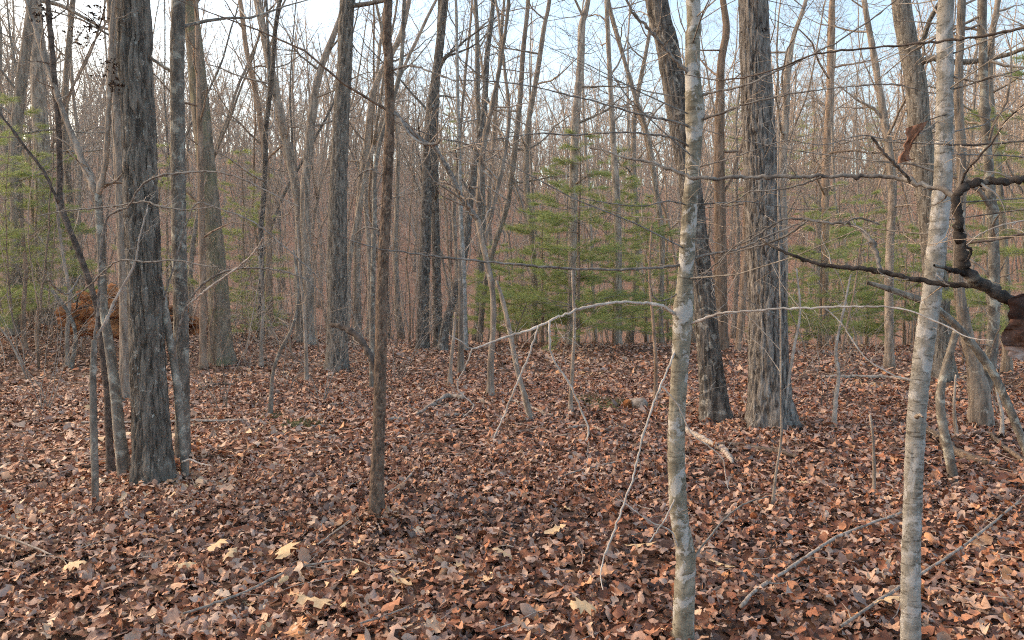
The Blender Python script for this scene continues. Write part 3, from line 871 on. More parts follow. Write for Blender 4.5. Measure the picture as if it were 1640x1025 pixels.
traced_tree('tree', 'leaning grey broken trunk right of the short dark upright one',
    [(851, 670, 8.3), (842, 640, 8.3), (830, 600, 8.3), (822, 560, 8.3), (812, 510, 7.7), (802, 470, 6.4), (795, 450, 3.9)], M['grey'], seed=15, step=.08)
for i, (lab, pts, dep, mt) in enumerate([
    ('dark trunk, left one of the dark cluster behind the clearing', [(677, 560, 20.6), (678, 480, 18.1), (681, 400, 17.2), (684, 300, 17.2), (688, 200, 16.3), (700, 110, 13.8), (712, 0, 12.0)], 20.5, 'oak_dark'),
    ('dark trunk, straight middle one of the dark cluster behind the clearing', [(702, 560, 15.5), (700, 480, 14.6), (698, 380, 13.8), (696, 280, 12.9), (697, 180, 11.2), (703, 80, 10.3), (706, 0, 9.5)], 21, 'oak_dark'),
    ('dark trunk leaning right in the dark cluster behind the clearing', [(708, 563, 17.2), (714, 520, 14.6), (728, 470, 12.9), (745, 400, 12.0), (752, 330, 11.2), (762, 260, 11.2), (775, 180, 9.5), (780, 90, 8.6), (790, 0, 6.9)], 20, 'oak_dark'),
    ('narrow whitish trunk beside the dark cluster', [(746, 566, 8.6), (744, 500, 8.6), (742, 430, 7.7), (738, 350, 6.9), (736, 260, 6.0), (733, 150, 5.2), (730, 0, 4.3)], 19.5, 'birch'),
    ('thin dark trunk left of the green pine, bowed to the right', [(768, 545, 10.3), (775, 470, 9.5), (790, 400, 8.6), (812, 330, 9.5), (822, 260, 9.5), (832, 170, 8.6), (838, 80, 7.7), (846, 0, 6.9)], 23, 'grey'),
    ('dark trunk rising through the green pine at centre right', [(915, 574, 15.5), (916, 480, 13.8), (917, 380, 13.8), (919, 280, 13.8), (922, 190, 12.9), (930, 100, 12.0), (932, 40, 11.2), (942, 0, 7.7)], 21, 'grey'),
    ('grey trunk at the right side of the green pine', [(990, 570, 12.9), (990, 470, 12.0), (990, 380, 12.0), (987, 300, 12.0), (982, 220, 9.5), (977, 120, 7.7), (972, 0, 6.9)], 21.5, 'grey'),
    ('slender grey trunk left of the near smooth pale trunk', [(1057, 568, 10.3), (1058, 470, 9.5), (1060, 380, 9.5), (1050, 300, 8.6), (1038, 220, 7.7), (1010, 130, 6.9), (985, 40, 6.0), (975, 0, 5.2)], 23, 'grey'),
    ('straight grey trunk between the near smooth trunk and the big oak', [(1155, 582, 20.6), (1155, 480, 18.9), (1154, 380, 18.1), (1152, 280, 17.2), (1153, 180, 14.6), (1155, 100, 12.0), (1163, 50, 11.2), (1158, 0, 9.5)], 19, 'brown'),
    ('narrow reddish trunk just left of the big oak', [(1180, 588, 9.5), (1186, 520, 11.2), (1192, 440, 11.2), (1196, 340, 10.3), (1200, 200, 8.6), (1196, 0, 6.9)], 18.5, 'brown'),
    ('grey trunk forking high up just right of the big oak', [(1253, 570, 17.2), (1254, 470, 14.6), (1254, 370, 13.8), (1252, 280, 12.9), (1257, 190, 12.0), (1260, 120, 11.2), (1270, 60, 7.7), (1290, 0, 6.0)], 19.5, 'grey'),
    ('thin pale brown trunk in the thicket right of big oak', [(1322, 565, 11.2), (1322, 470, 10.3), (1322, 380, 10.3), (1322, 290, 11.2), (1326, 200, 10.3), (1330, 110, 9.5), (1333, 0, 8.6)], 22, 'brown'),
    ('grey trunk before the pines, left of near whitish trunk', [(1424, 600, 16.3), (1424, 540, 13.8), (1424, 470, 13.8), (1426, 390, 12.9), (1430, 310, 12.9), (1424, 240, 12.0), (1412, 160, 11.2), (1400, 90, 9.5), (1384, 0, 7.7)], 15.5, 'grey'),
    ('dark-topped thick trunk right behind the near whitish trunk', [(1506, 610, 44.7), (1504, 560, 37.8), (1500, 480, 36.1), (1494, 400, 35.3), (1486, 310, 34.4), (1474, 220, 33.5), (1466, 130, 31.0), (1452, 60, 29.2), (1443, 0, 27.5)], 13.5, 'oak'),
    ('slender straight trunk near the right edge of the wood', [(1612, 620, 14.6), (1612, 520, 13.8), (1608, 400, 12.9), (1598, 280, 12.0), (1585, 150, 11.2), (1588, 60, 9.5), (1598, 0, 8.6)], 14.5, 'grey'),
    ('grey trunk behind the far left pine boughs', [(20, 535, 20.6), (25, 450, 18.9), (27, 350, 18.1), (24, 250, 17.2), (32, 150, 16.3), (44, 60, 14.6), (50, 0, 13.8)], 20, 'grey'),
    ('thick hazy trunk between the far left pines', [(70, 540, 27.5), (71, 450, 25.8), (70, 350, 24.9), (68, 250, 24.1), (62, 150, 21.5), (60, 60, 18.9), (55, 0, 18.1)], 22, 'grey'),
    ('slim trunk in front of the glowing sky at left', [(118, 540, 12.0), (118, 450, 11.2), (114, 360, 11.2), (108, 280, 10.3), (104, 190, 9.5), (107, 100, 8.6), (116, 0, 7.7)], 23, 'grey'),
    ('slim forked trunk right of the olive moss-tinted one', [(432, 545, 12.9), (431, 450, 11.2), (430, 350, 10.3), (425, 250, 9.5), (410, 150, 8.6), (395, 80, 7.7), (385, 0, 6.9)], 23, 'brown'),
    ('grey trunk bending left, between clearing oak and flaky trunk', [(573, 560, 14.6), (572, 460, 12.0), (572, 380, 12.0), (578, 300, 11.2), (588, 220, 10.3), (600, 140, 9.5), (640, 60, 8.6), (655, 0, 7.7)], 24, 'grey'),
    ('pale narrow trunk directly behind the flaky dark one', [(597, 628, 11.2), (596, 540, 9.5), (597, 460, 8.6), (600, 360, 7.7), (604, 250, 6.9), (640, 120, 6.9), (648, 0, 6.0)], 12.4, 'lichen'),
    ('slim dark trunk leaning right before the green pine', [(855, 560, 10.3), (856, 470, 10.3), (852, 380, 9.5), (843, 290, 9.5), (846, 200, 8.6), (860, 120, 7.7), (872, 40, 6.9), (880, 0, 6.0)], 22.5, 'grey'),
]):
    traced_tree('tree', lab, pts, M[mt], depth=dep, top=max(15, 0.75 * dep + 3), limbs=dict(n=12, z0=0.18 * dep, z1=max(15, .75 * dep + 3) - .5, length=(1.0, 3.2)), seed=40 + i, relief=(30, 0.07, 3, 0.014) if pts[0][2] > 19 else None, step=0.14, flare=0.3)

OAK_D, pq_, rq_ = traced_tree('oak_tree', 'dark charred-looking oak leaning left behind the near smooth trunk',
    [(1146, 676, 46.8), (1142, 630, 39.6), (1135, 560, 35.1), (1128, 480, 32.4), (1118, 400, 32.4), (1106, 300, 34.2), (1092, 210, 36.0), (1080, 140, 36.0), (1066, 60, 34.2), (1052, 0, 33.3)],
    M['oak_dark'], top=16, relief=(90, 0.04, 4, 0.024), step=0.045, limbs=dict(n=10, z0=6, z1=15, length=(1.5, 3.5)), flare=0.3, seed=70)
OAK_R, po_, ro_ = traced_tree('oak_tree', 'biggest furrowed grey oak trunk, right of centre with flared foot',
    [(1236, 686, 64.8), (1233, 640, 59.4), (1230, 560, 56.7), (1228, 460, 55.8), (1222, 350, 54.0), (1217, 250, 50.4), (1212, 150, 46.8), (1208, 60, 44.1), (1206, 0, 43.2)],
    M['oak_brown'], top=18, relief=(160, 0.034, 5, 0.028), step=0.03, limbs=dict(n=12, z0=6.5, z1=17, length=(1.5, 4)), flare=0.45, seed=71)

TWIN, pt_, rt_ = traced_tree('forked_tree', 'grey trunk splitting in two near the ground by the right edge',
    [(1571, 686, 35.2), (1570, 650, 32.0), (1566, 615, 28.8), (1560, 585, 20.8), (1545, 520, 17.6), (1535, 450, 15.2), (1538, 350, 14.4), (1540, 250, 13.6), (1535, 150, 12.0), (1540, 0, 11.2)],
    M['grey'], top=11, relief=(44, 0.04, 3, 0.014), step=0.05, limbs=dict(n=9, z0=4, z1=10, length=(.9, 2.2)), flare=0.2, seed=72)
td = pt_[0, 1]
traced_branch(TWIN, [(1570, 640, 20.8), (1583, 600, 19.2), (1590, 540, 17.6), (1592, 450, 16.8), (1590, 350, 15.2), (1582, 250, 13.6), (1576, 150, 12.8), (1574, 0, 11.2), (1580, -120, 8.0)], td + .02, td + .25, M['lichen'], name='second_trunk', twigs=10, seed=33, tl=(.5, 1.4), n=60)

LEANR, pv_, rv_ = traced_tree('leaning_dead_tree', 'crusty grey dead stem slanting down to the right edge',
    [(1672, 790, 12.5), (1640, 712, 12.5), (1615, 650, 12.5), (1592, 600, 12.5), (1575, 575, 13.9), (1560, 555, 11.8), (1530, 520, 11.2), (1490, 488, 10.5), (1450, 472, 9.8), (1415, 460, 8.4), (1390, 453, 5.6)], M['lichen'], depth=6.0, step=.03, seed=73, relief=(24, 0.02, 1.2, 0.005, 0.003))
traced_tree('dead_stub', 'gnarled upright dead stub under the slanting dead stem',
    [(1526, 762, 15), (1518, 720, 15), (1508, 670, 14), (1506, 630, 13), (1514, 590, 12), (1524, 555, 11), (1532, 528, 9)], M['lichen'], step=.03, seed=74, relief=(22, 0.02, 1.2, 0.005, 0.003), cat='stump', depth=6.15)

# ---------------------------------------------------------------- near smooth-barked tree and its branches
BD = 3.25
BEECH, pb_, rb_ = traced_tree('beech_tree', 'near smooth pale grey trunk with low arching branches, right of centre',
    [(1093, 1060, 33.6), (1096, 960, 32.7), (1098, 890, 30.0), (1088, 830, 28.2), (1084, 760, 27.4), (1083, 690, 26.5), (1087, 610, 26.5), (1092, 540, 29.1), (1094, 500, 31.8), (1098, 440, 24.7), (1104, 350, 23.9), (1110, 260, 23.0), (1112, 215, 25.6), (1113, 175, 30.0), (1110, 130, 23.9), (1109, 60, 23.0), (1110, 0, 22.1)],
    M['beech'], depth=BD, top=6.5, relief=(64, 0.05, 0.6, 0.0016, 0.0035), step=0.014, limbs=dict(n=12, z0=2.9, z1=6.2, length=(.6, 1.6), rscale=.3), flare=0.1, seed=75)
B = lambda pts, d1=BD, tw=0, seed=0, mat='limb_grey', tl=(.05, .2): traced_branch(BEECH, pts, BD, d1, M[mat], twigs=tw, seed=seed, tl=tl)
B([(1086, 508, 11), (1068, 494, 9), (1050, 488, 8), (1000, 483, 7), (950, 490, 7), (900, 505, 6), (850, 527, 6), (800, 543, 5), (757, 558, 4), (740, 548, 3), (718, 536, 2)], 2.9, 7, 101, 'pale_twig', (.03, .09))
traced_branch(BEECH, [(880, 514, 5), (882, 565, 5), (900, 597, 5), (915, 620, 5), (930, 655, 4), (943, 688, 4), (938, 706, 3)], 3.02, 2.95, M['pale_twig'], seed=102, twigs=2)
traced_branch(BEECH, [(862, 522, 4), (845, 575, 5), (825, 620, 5), (805, 670, 4), (793, 695, 3), (790, 708, 2)], 3.0, 2.95, M['pale_twig'], seed=103, twigs=2)
traced_branch(BEECH, [(757, 558, 4), (743, 592, 3), (733, 610, 3), (736, 628, 3), (752, 642, 3), (758, 652, 3), (742, 668, 2)], 2.9, 2.9, M['pale_twig'], seed=104)
B([(1100, 522, 8), (1120, 513, 6), (1150, 503, 5), (1200, 498, 5), (1280, 494, 5), (1360, 491, 5), (1440, 494, 4), (1500, 515, 4), (1550, 540, 3), (1590, 546, 2)], 2.8, 4, 105, 'pale_twig', (.04, .12))
B([(1086, 552, 5), (1070, 590, 5), (1055, 625, 5), (1032, 690, 5), (1012, 770, 5), (985, 845, 5), (966, 895, 4), (962, 925, 3), (966, 945, 2)], 2.75, 2, 106, 'pale_twig')
traced_branch(BEECH, [(1058, 618, 4), (1080, 640, 4), (1092, 662, 3), (1108, 695, 3), (1140, 718, 3), (1158, 738, 3), (1163, 770, 2), (1168, 788, 2)], 3.15, 3.0, M['pale_twig'], seed=107, twigs=3)
B([(1094, 424, 7), (1050, 429, 7), (960, 432, 6), (880, 428, 6), (800, 421, 5), (740, 415, 5), (690, 410, 4), (640, 403, 4), (600, 397, 3), (560, 384, 2), (525, 368, 2)], 2.95, 9, 108, 'limb_grey', (.03, .1))
B([(1105, 414, 7), (1150, 405, 6), (1190, 396, 5), (1225, 380, 4), (1270, 362, 3), (1300, 352, 2)], 3.1, 4, 109)
B([(1103, 452, 5), (1130, 436, 5), (1155, 415, 4), (1180, 392, 4), (1210, 374, 3), (1240, 362, 2)], 3.0, 3, 110)
B([(1092, 466, 4), (1072, 478, 4), (1058, 482, 4), (1046, 474, 4), (1044, 460, 3), (1052, 444, 2)], 3.1, 1, 111)
B([(1108, 206, 7), (1085, 196, 6), (1060, 190, 5), (1020, 182, 5), (960, 164, 4), (900, 150, 4), (860, 140, 3), (800, 131, 3), (730, 128, 2)], 2.9, 8, 112)
B([(1108, 238, 6), (1080, 222, 6), (1050, 216, 5), (990, 212, 4), (920, 216, 4), (860, 214, 3), (800, 222, 2), (740, 232, 2)], 2.9, 8, 113)
B([(1108, 120, 10), (1085, 100, 9), (1060, 72, 8), (1030, 38, 7), (1012, 18, 6), (1000, -10, 5), (990, -60, 4)], 3.1, 6, 114, 'limb_grey', (.1, .4))
B([(1118, 152, 7), (1145, 147, 6), (1180, 140, 5), (1210, 130, 5), (1285, 95, 4), (1360, 55, 4), (1430, 4, 3), (1470, -40, 2)], 2.9, 8, 115)
B([(1120, 192, 8), (1140, 186, 6), (1180, 172, 5), (1210, 163, 4), (1270, 150, 4), (1330, 142, 3), (1420, 135, 3), (1500, 150, 2)], 2.85, 8, 116)
B([(1112, 268, 4), (1140, 262, 4), (1180, 250, 3), (1240, 230, 3), (1300, 215, 2)], 3.0, 5, 117)
B([(1106, 330, 4), (1070, 322, 4), (1030, 330, 3), (980, 326, 3), (930, 318, 2)], 3.0, 5, 118)
B([(1092, 895, 5), (1075, 852, 4), (1045, 838, 4), (1030, 828, 3), (1000, 806, 3), (985, 798, 2)], 3.0, 2, 119, 'pale_twig')
traced_branch(BEECH, [(1110, 896, 5), (1130, 868, 5), (1160, 832, 4), (1190, 808, 4), (1230, 795, 3)], 3.25, 3.4, M['limb_grey'], seed=120, twigs=2)
traced_branch(BEECH, [(1080, 800, 3), (1066, 830, 4), (1052, 850, 3), (1040, 868, 3)], 3.2, 3.05, M['pale_twig'], seed=121)

limbs_on(pb_, rb_, np.random.default_rng(9001), 16, 1.55, 3.4, BEECH, np.array(BEECH.location), M['limb_grey'], length=(.5, 1.5), up=.12, nkid=(5, 3, 2), maxlev=3, rscale=.13, rmin=.0011, wob=.13)
RIGHT, px_, rx_ = traced_tree('birch_tree', 'near whitish trunk with horizontal dark bands by the right edge',
    [(1459, 1060, 30.0), (1459, 980, 29.0), (1459, 900, 28.2), (1462, 800, 27.4), (1466, 700, 28.2), (1472, 620, 28.2), (1484, 530, 29.0), (1495, 450, 28.2), (1504, 360, 27.4), (1511, 270, 26.5), (1513, 180, 24.8), (1514, 90, 24.0), (1516, 0, 23.1)],
    M['birch'], depth=3.1, top=6.5, relief=(64, 0.05, 0.6, 0.0018, 0.004), step=0.014, limbs=dict(n=12, z0=2.6, z1=6.2, length=(.6, 1.6), rscale=.3), flare=0.08, seed=76)
traced_branch(RIGHT, [(1466, 668, 8), (1472, 664, 7), (1478, 668, 4)], 3.05, 2.95, M['dead'], seed=130)
traced_branch(RIGHT, [(1470, 612, 5), (1440, 604, 4), (1410, 590, 4), (1385, 572, 3), (1365, 545, 3), (1345, 515, 3), (1322, 494, 2)], 3.1, 3.2, M['pale_twig'], seed=131, twigs=2)
traced_branch(RIGHT, [(1508, 190, 4), (1470, 215, 4), (1430, 225, 3), (1380, 217, 3), (1320, 232, 2), (1270, 225, 2)], 3.1, 2.8, M['limb_grey'], seed=132, twigs=6)
traced_branch(RIGHT, [(1514, 120, 5), (1560, 130, 4), (1600, 120, 4), (1650, 130, 3)], 3.1, 2.9, M['limb_grey'], seed=133, twigs=5)

limbs_on(px_, rx_, np.random.default_rng(9002), 18, 1.7, 3.4, RIGHT, np.array(RIGHT.location), M['limb_grey'], length=(.5, 1.5), up=.12, nkid=(5, 3, 2), maxlev=3, rscale=.13, rmin=.0011, wob=.13)
# ---------------------------------------------------------------- blackish limb reaching in from a tree beyond the right edge
LIMB, pz_, rz_ = traced_tree('dark_limbed_tree', 'tree beyond the right edge whose blackish forked limbs reach into view',
    [(1790, 1500, 130), (1785, 1200, 120), (1775, 900, 110), (1765, 560, 104), (1755, 300, 98), (1745, 0, 90)], M['oak_dark'], depth=1.75, top=7, relief=(48, 0.04, 3, 0.008), step=0.03, seed=77, limbs=dict(n=6, z0=4, z1=6.6, length=(.8, 1.8)))
LB = lambda pts, d0, d1, mat='black', tw=0, seed=0, **k: traced_branch(LIMB, pts, d0, d1, M[mat], twigs=tw, seed=seed, tl=(.03, .1), **k)
LB([(1755, 540, 29.9), (1700, 512, 24.6), (1655, 497, 21.1), (1625, 485, 18.5), (1590, 466, 17.6), (1562, 448, 18.5), (1545, 430, 19.4), (1540, 400, 15.0), (1537, 370, 13.2), (1535, 345, 13.2), (1531, 314, 14.1)], 1.75, 1.75, n=70, seed=201)
LB([(1532, 314, 16), (1510, 305, 14), (1490, 299, 13), (1460, 291, 13), (1440, 286, 11), (1400, 282, 10), (1340, 282, 9), (1260, 283, 9), (1200, 283, 9), (1120, 285, 9), (1090, 278, 8), (1050, 262, 7), (1000, 252, 6), (965, 240, 4), (942, 236, 3)], 1.75, 2.1, 'limb_grey', 9, 202, n=90)
LB([(1531, 314, 14), (1545, 300, 15), (1570, 292, 14), (1610, 290, 13), (1650, 287, 13), (1700, 280, 12)], 1.75, 1.7, 'black', 2, 203)
LB([(1590, 467, 12.8), (1560, 458, 10.2), (1500, 453, 9.3), (1440, 442, 8.5), (1400, 433, 8.5), (1340, 426, 7.6), (1300, 420, 6.0), (1260, 405, 5.1), (1235, 393, 4.2), (1220, 385, 2.5)], 1.75, 2.0, 'black', 4, 204, n=60)
LB([(1408, 433, 9), (1404, 412, 10), (1400, 396, 11), (1388, 378, 9), (1372, 364, 9), (1350, 357, 7), (1320, 357, 6), (1290, 352, 6), (1262, 350, 5), (1235, 362, 5), (1205, 382, 4), (1180, 394, 3)], 1.88, 2.05, 'limb_grey', 5, 205, n=50)
LB([(1293, 354, 5), (1268, 372, 5), (1245, 384, 5), (1220, 392, 4), (1180, 403, 3), (1150, 412, 2)], 1.98, 2.1, 'limb_grey', 3, 206)
LB([(1458, 290, 8), (1440, 270, 8), (1420, 250, 7), (1408, 236, 7), (1396, 220, 5)], 1.79, 1.78, 'dead_dark', 1, 207)
LB([(1543, 392, 9), (1560, 388, 7), (1600, 383, 6), (1650, 372, 6), (1700, 360, 5)], 1.75, 1.65, 'dead_dark', 2, 208)
LB([(1548, 438, 8), (1530, 434, 8), (1510, 428, 7), (1496, 425, 5)], 1.75, 1.70, 'black', 0, 209)
LB([(1536, 305, 5), (1548, 275, 5), (1565, 255, 5), (1590, 225, 5), (1615, 190, 4), (1650, 160, 4), (1700, 120, 3)], 1.75, 1.6, 'dead_dark', 5, 210)
LB([(1316, 283, 5), (1300, 290, 5), (1260, 302, 4), (1220, 306, 4), (1200, 307, 3), (1180, 320, 3), (1155, 328, 3), (1140, 318, 2), (1122, 296, 2)], 1.9, 2.05, 'limb_grey', 4, 211)
LB([(1546, 395, 5), (1555, 400, 5), (1552, 412, 4), (1545, 420, 3)], 1.72, 1.72, 'black', 0, 212)
LB([(1700, 30, 7), (1640, 44, 7), (1560, 60, 6), (1490, 67, 6), (1410, 76, 5), (1310, 86, 5), (1250, 108, 4), (1200, 122, 4), (1150, 128, 3), (1090, 118, 2)], 1.75, 2.2, 'dead_dark', 12, 213, n=60)
LB([(1720, 210, 6), (1640, 225, 5), (1560, 232, 5), (1480, 230, 4), (1430, 227, 4), (1385, 222, 3), (1330, 235, 2)], 1.75, 2.0, 'limb_grey', 6, 214)
LB([(1720, 330, 5), (1650, 350, 4), (1600, 362, 4), (1570, 375, 3), (1548, 392, 2)], 1.7, 1.72, 'pale_twig', 2, 215)
LB([(1410, 360, 3), (1380, 350, 4), (1362, 352, 4), (1352, 360, 3)], 1.92, 1.92, 'limb_grey', 0, 216)


def hanging_leaf(name, label, corners, d, mat, seed=0, curl=.012):
    """a crinkled dead leaf between two traced edges at distance d: thin, cupped, with a midrib fold and ragged rim"""
    rng = np.random.default_rng(seed)
    L, R_ = (spline(np.array([(q[0], q[1], 0) for q in c], float), 40)[:, :2] for c in corners)
    n = min(len(L), len(R_)); m = 15
    L, R_ = L[np.linspace(0, len(L) - 1, n).astype(int)], R_[np.linspace(0, len(R_) - 1, n).astype(int)]
    L = L + rng.normal(0, .4, L.shape); R_ = R_ + rng.normal(0, .4, R_.shape)
    V = []
    for i in range(n):
        for j in range(m):
            f = j / (m - 1); px, py = L[i] * (1 - f) + R_[i] * f
            fold = abs(f - .5) * .016 + math.sin(f * math.pi) * curl
            cr = .010 * (vnoise(f * 7 + i * .06 + seed, i * .055) - .5) + .0022 * (vnoise(f * 22 + i * .1 + seed, i * .16) - .5)
            V.append(P(px, py, d - fold + cr))
    idx = np.arange(n * m).reshape(n, m)
    Q = np.stack([idx[:-1, :-1], idx[:-1, 1:], idx[1:, 1:], idx[1:, :-1]], -1).reshape(-1, 4)
    V = np.array(V); org = V.mean(0); nv = len(V)
    me = mkmesh(name, np.vstack([V, V + np.array([0, .0007, 0])]) - org, np.vstack([Q, Q[:, ::-1] + nv]))
    o = link(name, me, mat, None, org)
    if label: tag(o, label, 'leaf')
    return o


e = hanging_leaf('dead_leaf', 'dark red-brown curled leaf hanging from the blackish limb at right edge',
    ([(1636, 470), (1620, 477), (1614, 482), (1618, 494), (1614, 505), (1618, 515), (1622, 524)], [(1662, 468), (1676, 476), (1688, 484), (1680, 494), (1692, 505), (1684, 515), (1670, 526)]), 1.62, M['edge_leaf'], seed=4, curl=.008)
for nm, lab, L_, R2, dd, mt, sd in [('leaf_fold', 'rusty brown middle fold of the leaf', [(1619, 512), (1611, 525), (1604, 537), (1605, 549), (1612, 554)], [(1672, 512), (1690, 525), (1682, 537), (1690, 549), (1668, 556)], 1.606, 'edge_leaf_mid', 8),
                                    ('leaf_underside', 'pale pinkish underside at the lower end of the leaf', [(1612, 541), (1607, 552), (1612, 561), (1617, 563), (1614, 570), (1629, 576)], [(1664, 541), (1676, 552), (1664, 561), (1668, 566), (1652, 570), (1640, 578)], 1.613, 'edge_leaf_pale', 5)]:
    blade = hanging_leaf(nm, None, (L_, R2), dd, M[mt], sd, .005)
    blade.location = np.array(blade.location) - np.array(e.location); blade.parent = e; blade['label'] = lab
e = hanging_leaf('dead_leaf', 'russet torn leaf caught on a twig before the near whitish trunk',
    ([(1452, 204), (1450, 212), (1453, 222), (1447, 232), (1449, 240), (1440, 250), (1438, 262)], [(1486, 194), (1478, 208), (1470, 218), (1462, 230), (1458, 240), (1456, 252), (1464, 256)]), 1.9, M['hang_leaf'], seed=6)

mb = MB(); mb.tube([P(1488, 192, 1.9), P(1505, 186, 1.92), P(1516, 184, 1.95)], [.0012, .0012, .0015], 5); mb.build('leaf_stalk', M['dead_dark'], e, np.array(e.location))
#@@SECTION_MID
# ---------------------------------------------------------------- small saplings and seedlings one can tell apart
for i, (lab, pts, mt, n) in enumerate([
    ('thin pale sapling with low forks standing before the biggest oak', [(1236, 812, 5), (1242, 760, 4), (1250, 700, 4), (1250, 640, 3.5), (1249, 560, 3), (1247, 450, 3), (1244, 300, 2.5), (1246, 180, 2)], 'twig', 9),
    ('short leafless stub stem between biggest oak and near whitish trunk', [(1400, 792, 4.9), (1398, 740, 4.9), (1396, 700, 4.2), (1392, 664, 3.5)], 'grey', 0),
    ('small crooked grey sapling right of the biggest oak', [(1334, 686, 7), (1338, 640, 7), (1342, 600, 6), (1338, 560, 5), (1350, 500, 4), (1362, 440, 3)], 'pale_twig', 6),
    ('little sapling with mossy foot left of the centre', [(432, 668, 9), (434, 640, 7), (437, 600, 6), (448, 565, 6), (470, 520, 5), (478, 470, 4), (470, 400, 3)], 'lichen', 8),
    ('grey seedling stem in front of the mid clearing oak, to its left', [(491, 612, 7), (490, 560, 6), (487, 500, 5), (480, 430, 4), (476, 360, 3)], 'grey', 9),
    ('thin dark seedling stem right of the flaky trunk', [(720, 617, 7), (722, 585, 6), (726, 545, 5), (730, 500, 4)], 'grey', 5),
    ('stubby dark stem in front of the whitish narrow trunk', [(738, 600, 11), (738, 570, 10), (738, 545, 9), (738, 480, 7), (735, 400, 5)], 'grey', 8),
    ('twiggy thin stem left of the leaning pale sapling', [(418, 590, 7), (419, 540, 6), (421, 480, 5), (415, 410, 4)], 'grey', 9),
    ('thin stem with crossing twigs at the left behind the pale fork', [(110, 590, 8), (108, 540, 7), (112, 470, 6), (100, 400, 5), (90, 300, 4)], 'grey', 9),
    ('little pale stem leaning left of the orange root plate', [(112, 592, 7), (122, 540, 6), (110, 500, 6), (85, 465, 5)], 'lichen', 3),
    ('slim grey stem beside the leaning broken trunk', [(913, 660, 7), (915, 620, 6), (917, 580, 6), (920, 520, 5), (916, 430, 4)], 'grey', 8),
    ('slim stem standing left of the dark leaning oak', [(1050, 640, 6), (1050, 580, 6), (1046, 520, 5), (1040, 440, 4), (1044, 360, 3)], 'brown', 9),
    ('thin stem rising between near whitish trunk and pines', [(1250, 690, 6), (1262, 620, 5), (1272, 560, 5), (1282, 500, 4), (1276, 430, 3)], 'pale_twig', 5),
    ('pale bent seedling close to the slanting dead stem', [(1603, 700, 6), (1606, 670, 5), (1600, 640, 4), (1594, 610, 3)], 'pale_twig', 2),
    ('thin grey seedling behind gnarled dead stub', [(1533, 700, 5), (1528, 670, 5), (1527, 640, 4), (1530, 600, 3)], 'grey', 3),
    ('slim dark stem in brush at far left', [(40, 560, 8), (38, 500, 7), (42, 430, 6), (35, 350, 5)], 'brown', 9),
]):
    traced_tree('sapling', lab, pts, M[mt], step=.07, seed=120 + i)
    o = bpy.data.objects[-1]
    if n:
        root = [q for q in COL.objects if q.get('label') == lab][0]
        tr = root.children[0]
        co = np.zeros(len(tr.data.vertices) * 3); tr.data.vertices.foreach_get('co', co); co = co.reshape(-1, 3)
        hmax = co[:, 2].max(); rng = np.random.default_rng(900 + i)
        tw = MB()
        for j in range(n):
            h = hmax * rng.uniform(.3, 1.0)
            p = co[np.argmin(np.abs(co[:, 2] - h))]
            a = rng.uniform(0, 6.28); lb = MB()
            grow(lb, tw, p, (math.cos(a), math.sin(a), rng.uniform(.2, 1.2)), rng.uniform(.25, .4) * max(1, hmax * .8), 0.004, 1, rng, 3, .25, .04, (3, 3, 2), .0015)
            lb.build('branch', M['twig'], root)
        t_ = tw.build('twigs', M['twig'], root)
        if t_: t_['kind'] = 'stuff'

SHR = [(355, 640, 9.5, 'arching twiggy shrub right of the leaning pale sapling'), (455, 610, 12, 'arching twiggy shrub left of the mid clearing oak'), (515, 625, 11, 'thin many-stemmed shrub before the mid clearing oak'), (60, 640, 9.5, 'sparse many-stemmed shrub at the left edge'),
       (640, 600, 13, 'wispy shrub right of the flaky trunk'), (1330, 640, 10.5, 'wispy bare shrub right of the biggest oak'), (1600, 640, 9.5, 'bare shrub at right edge behind the slanting stem'), (400, 575, 15, 'grey bare shrub behind the mossy trunk foot')]
for i, (px, py, d, lab) in enumerate(SHR):
    rng = np.random.default_rng(4000 + i); x = (px - 820) / F * d
    e_ = root_empty('bare_shrub', (x, d, float(H(x, d))), lab, 'shrub'); tw = MB()
    for j in range(6):
        a = rng.uniform(0, 6.28); lb = MB()
        grow(lb, tw, np.array([rng.normal(0, .05), rng.normal(0, .05), -.03]), (math.cos(a) * .45, math.sin(a) * .45, 1), rng.uniform(1.3, 2.6), rng.uniform(.005, .009), 1, rng, 3, .14, -.05, (7, 4, 2), .0014, (20, 50))
        lb.build('stem', M['limb_grey'], e_)
    tw.build('twigs', M['twig'], e_)['kind'] = 'stuff'

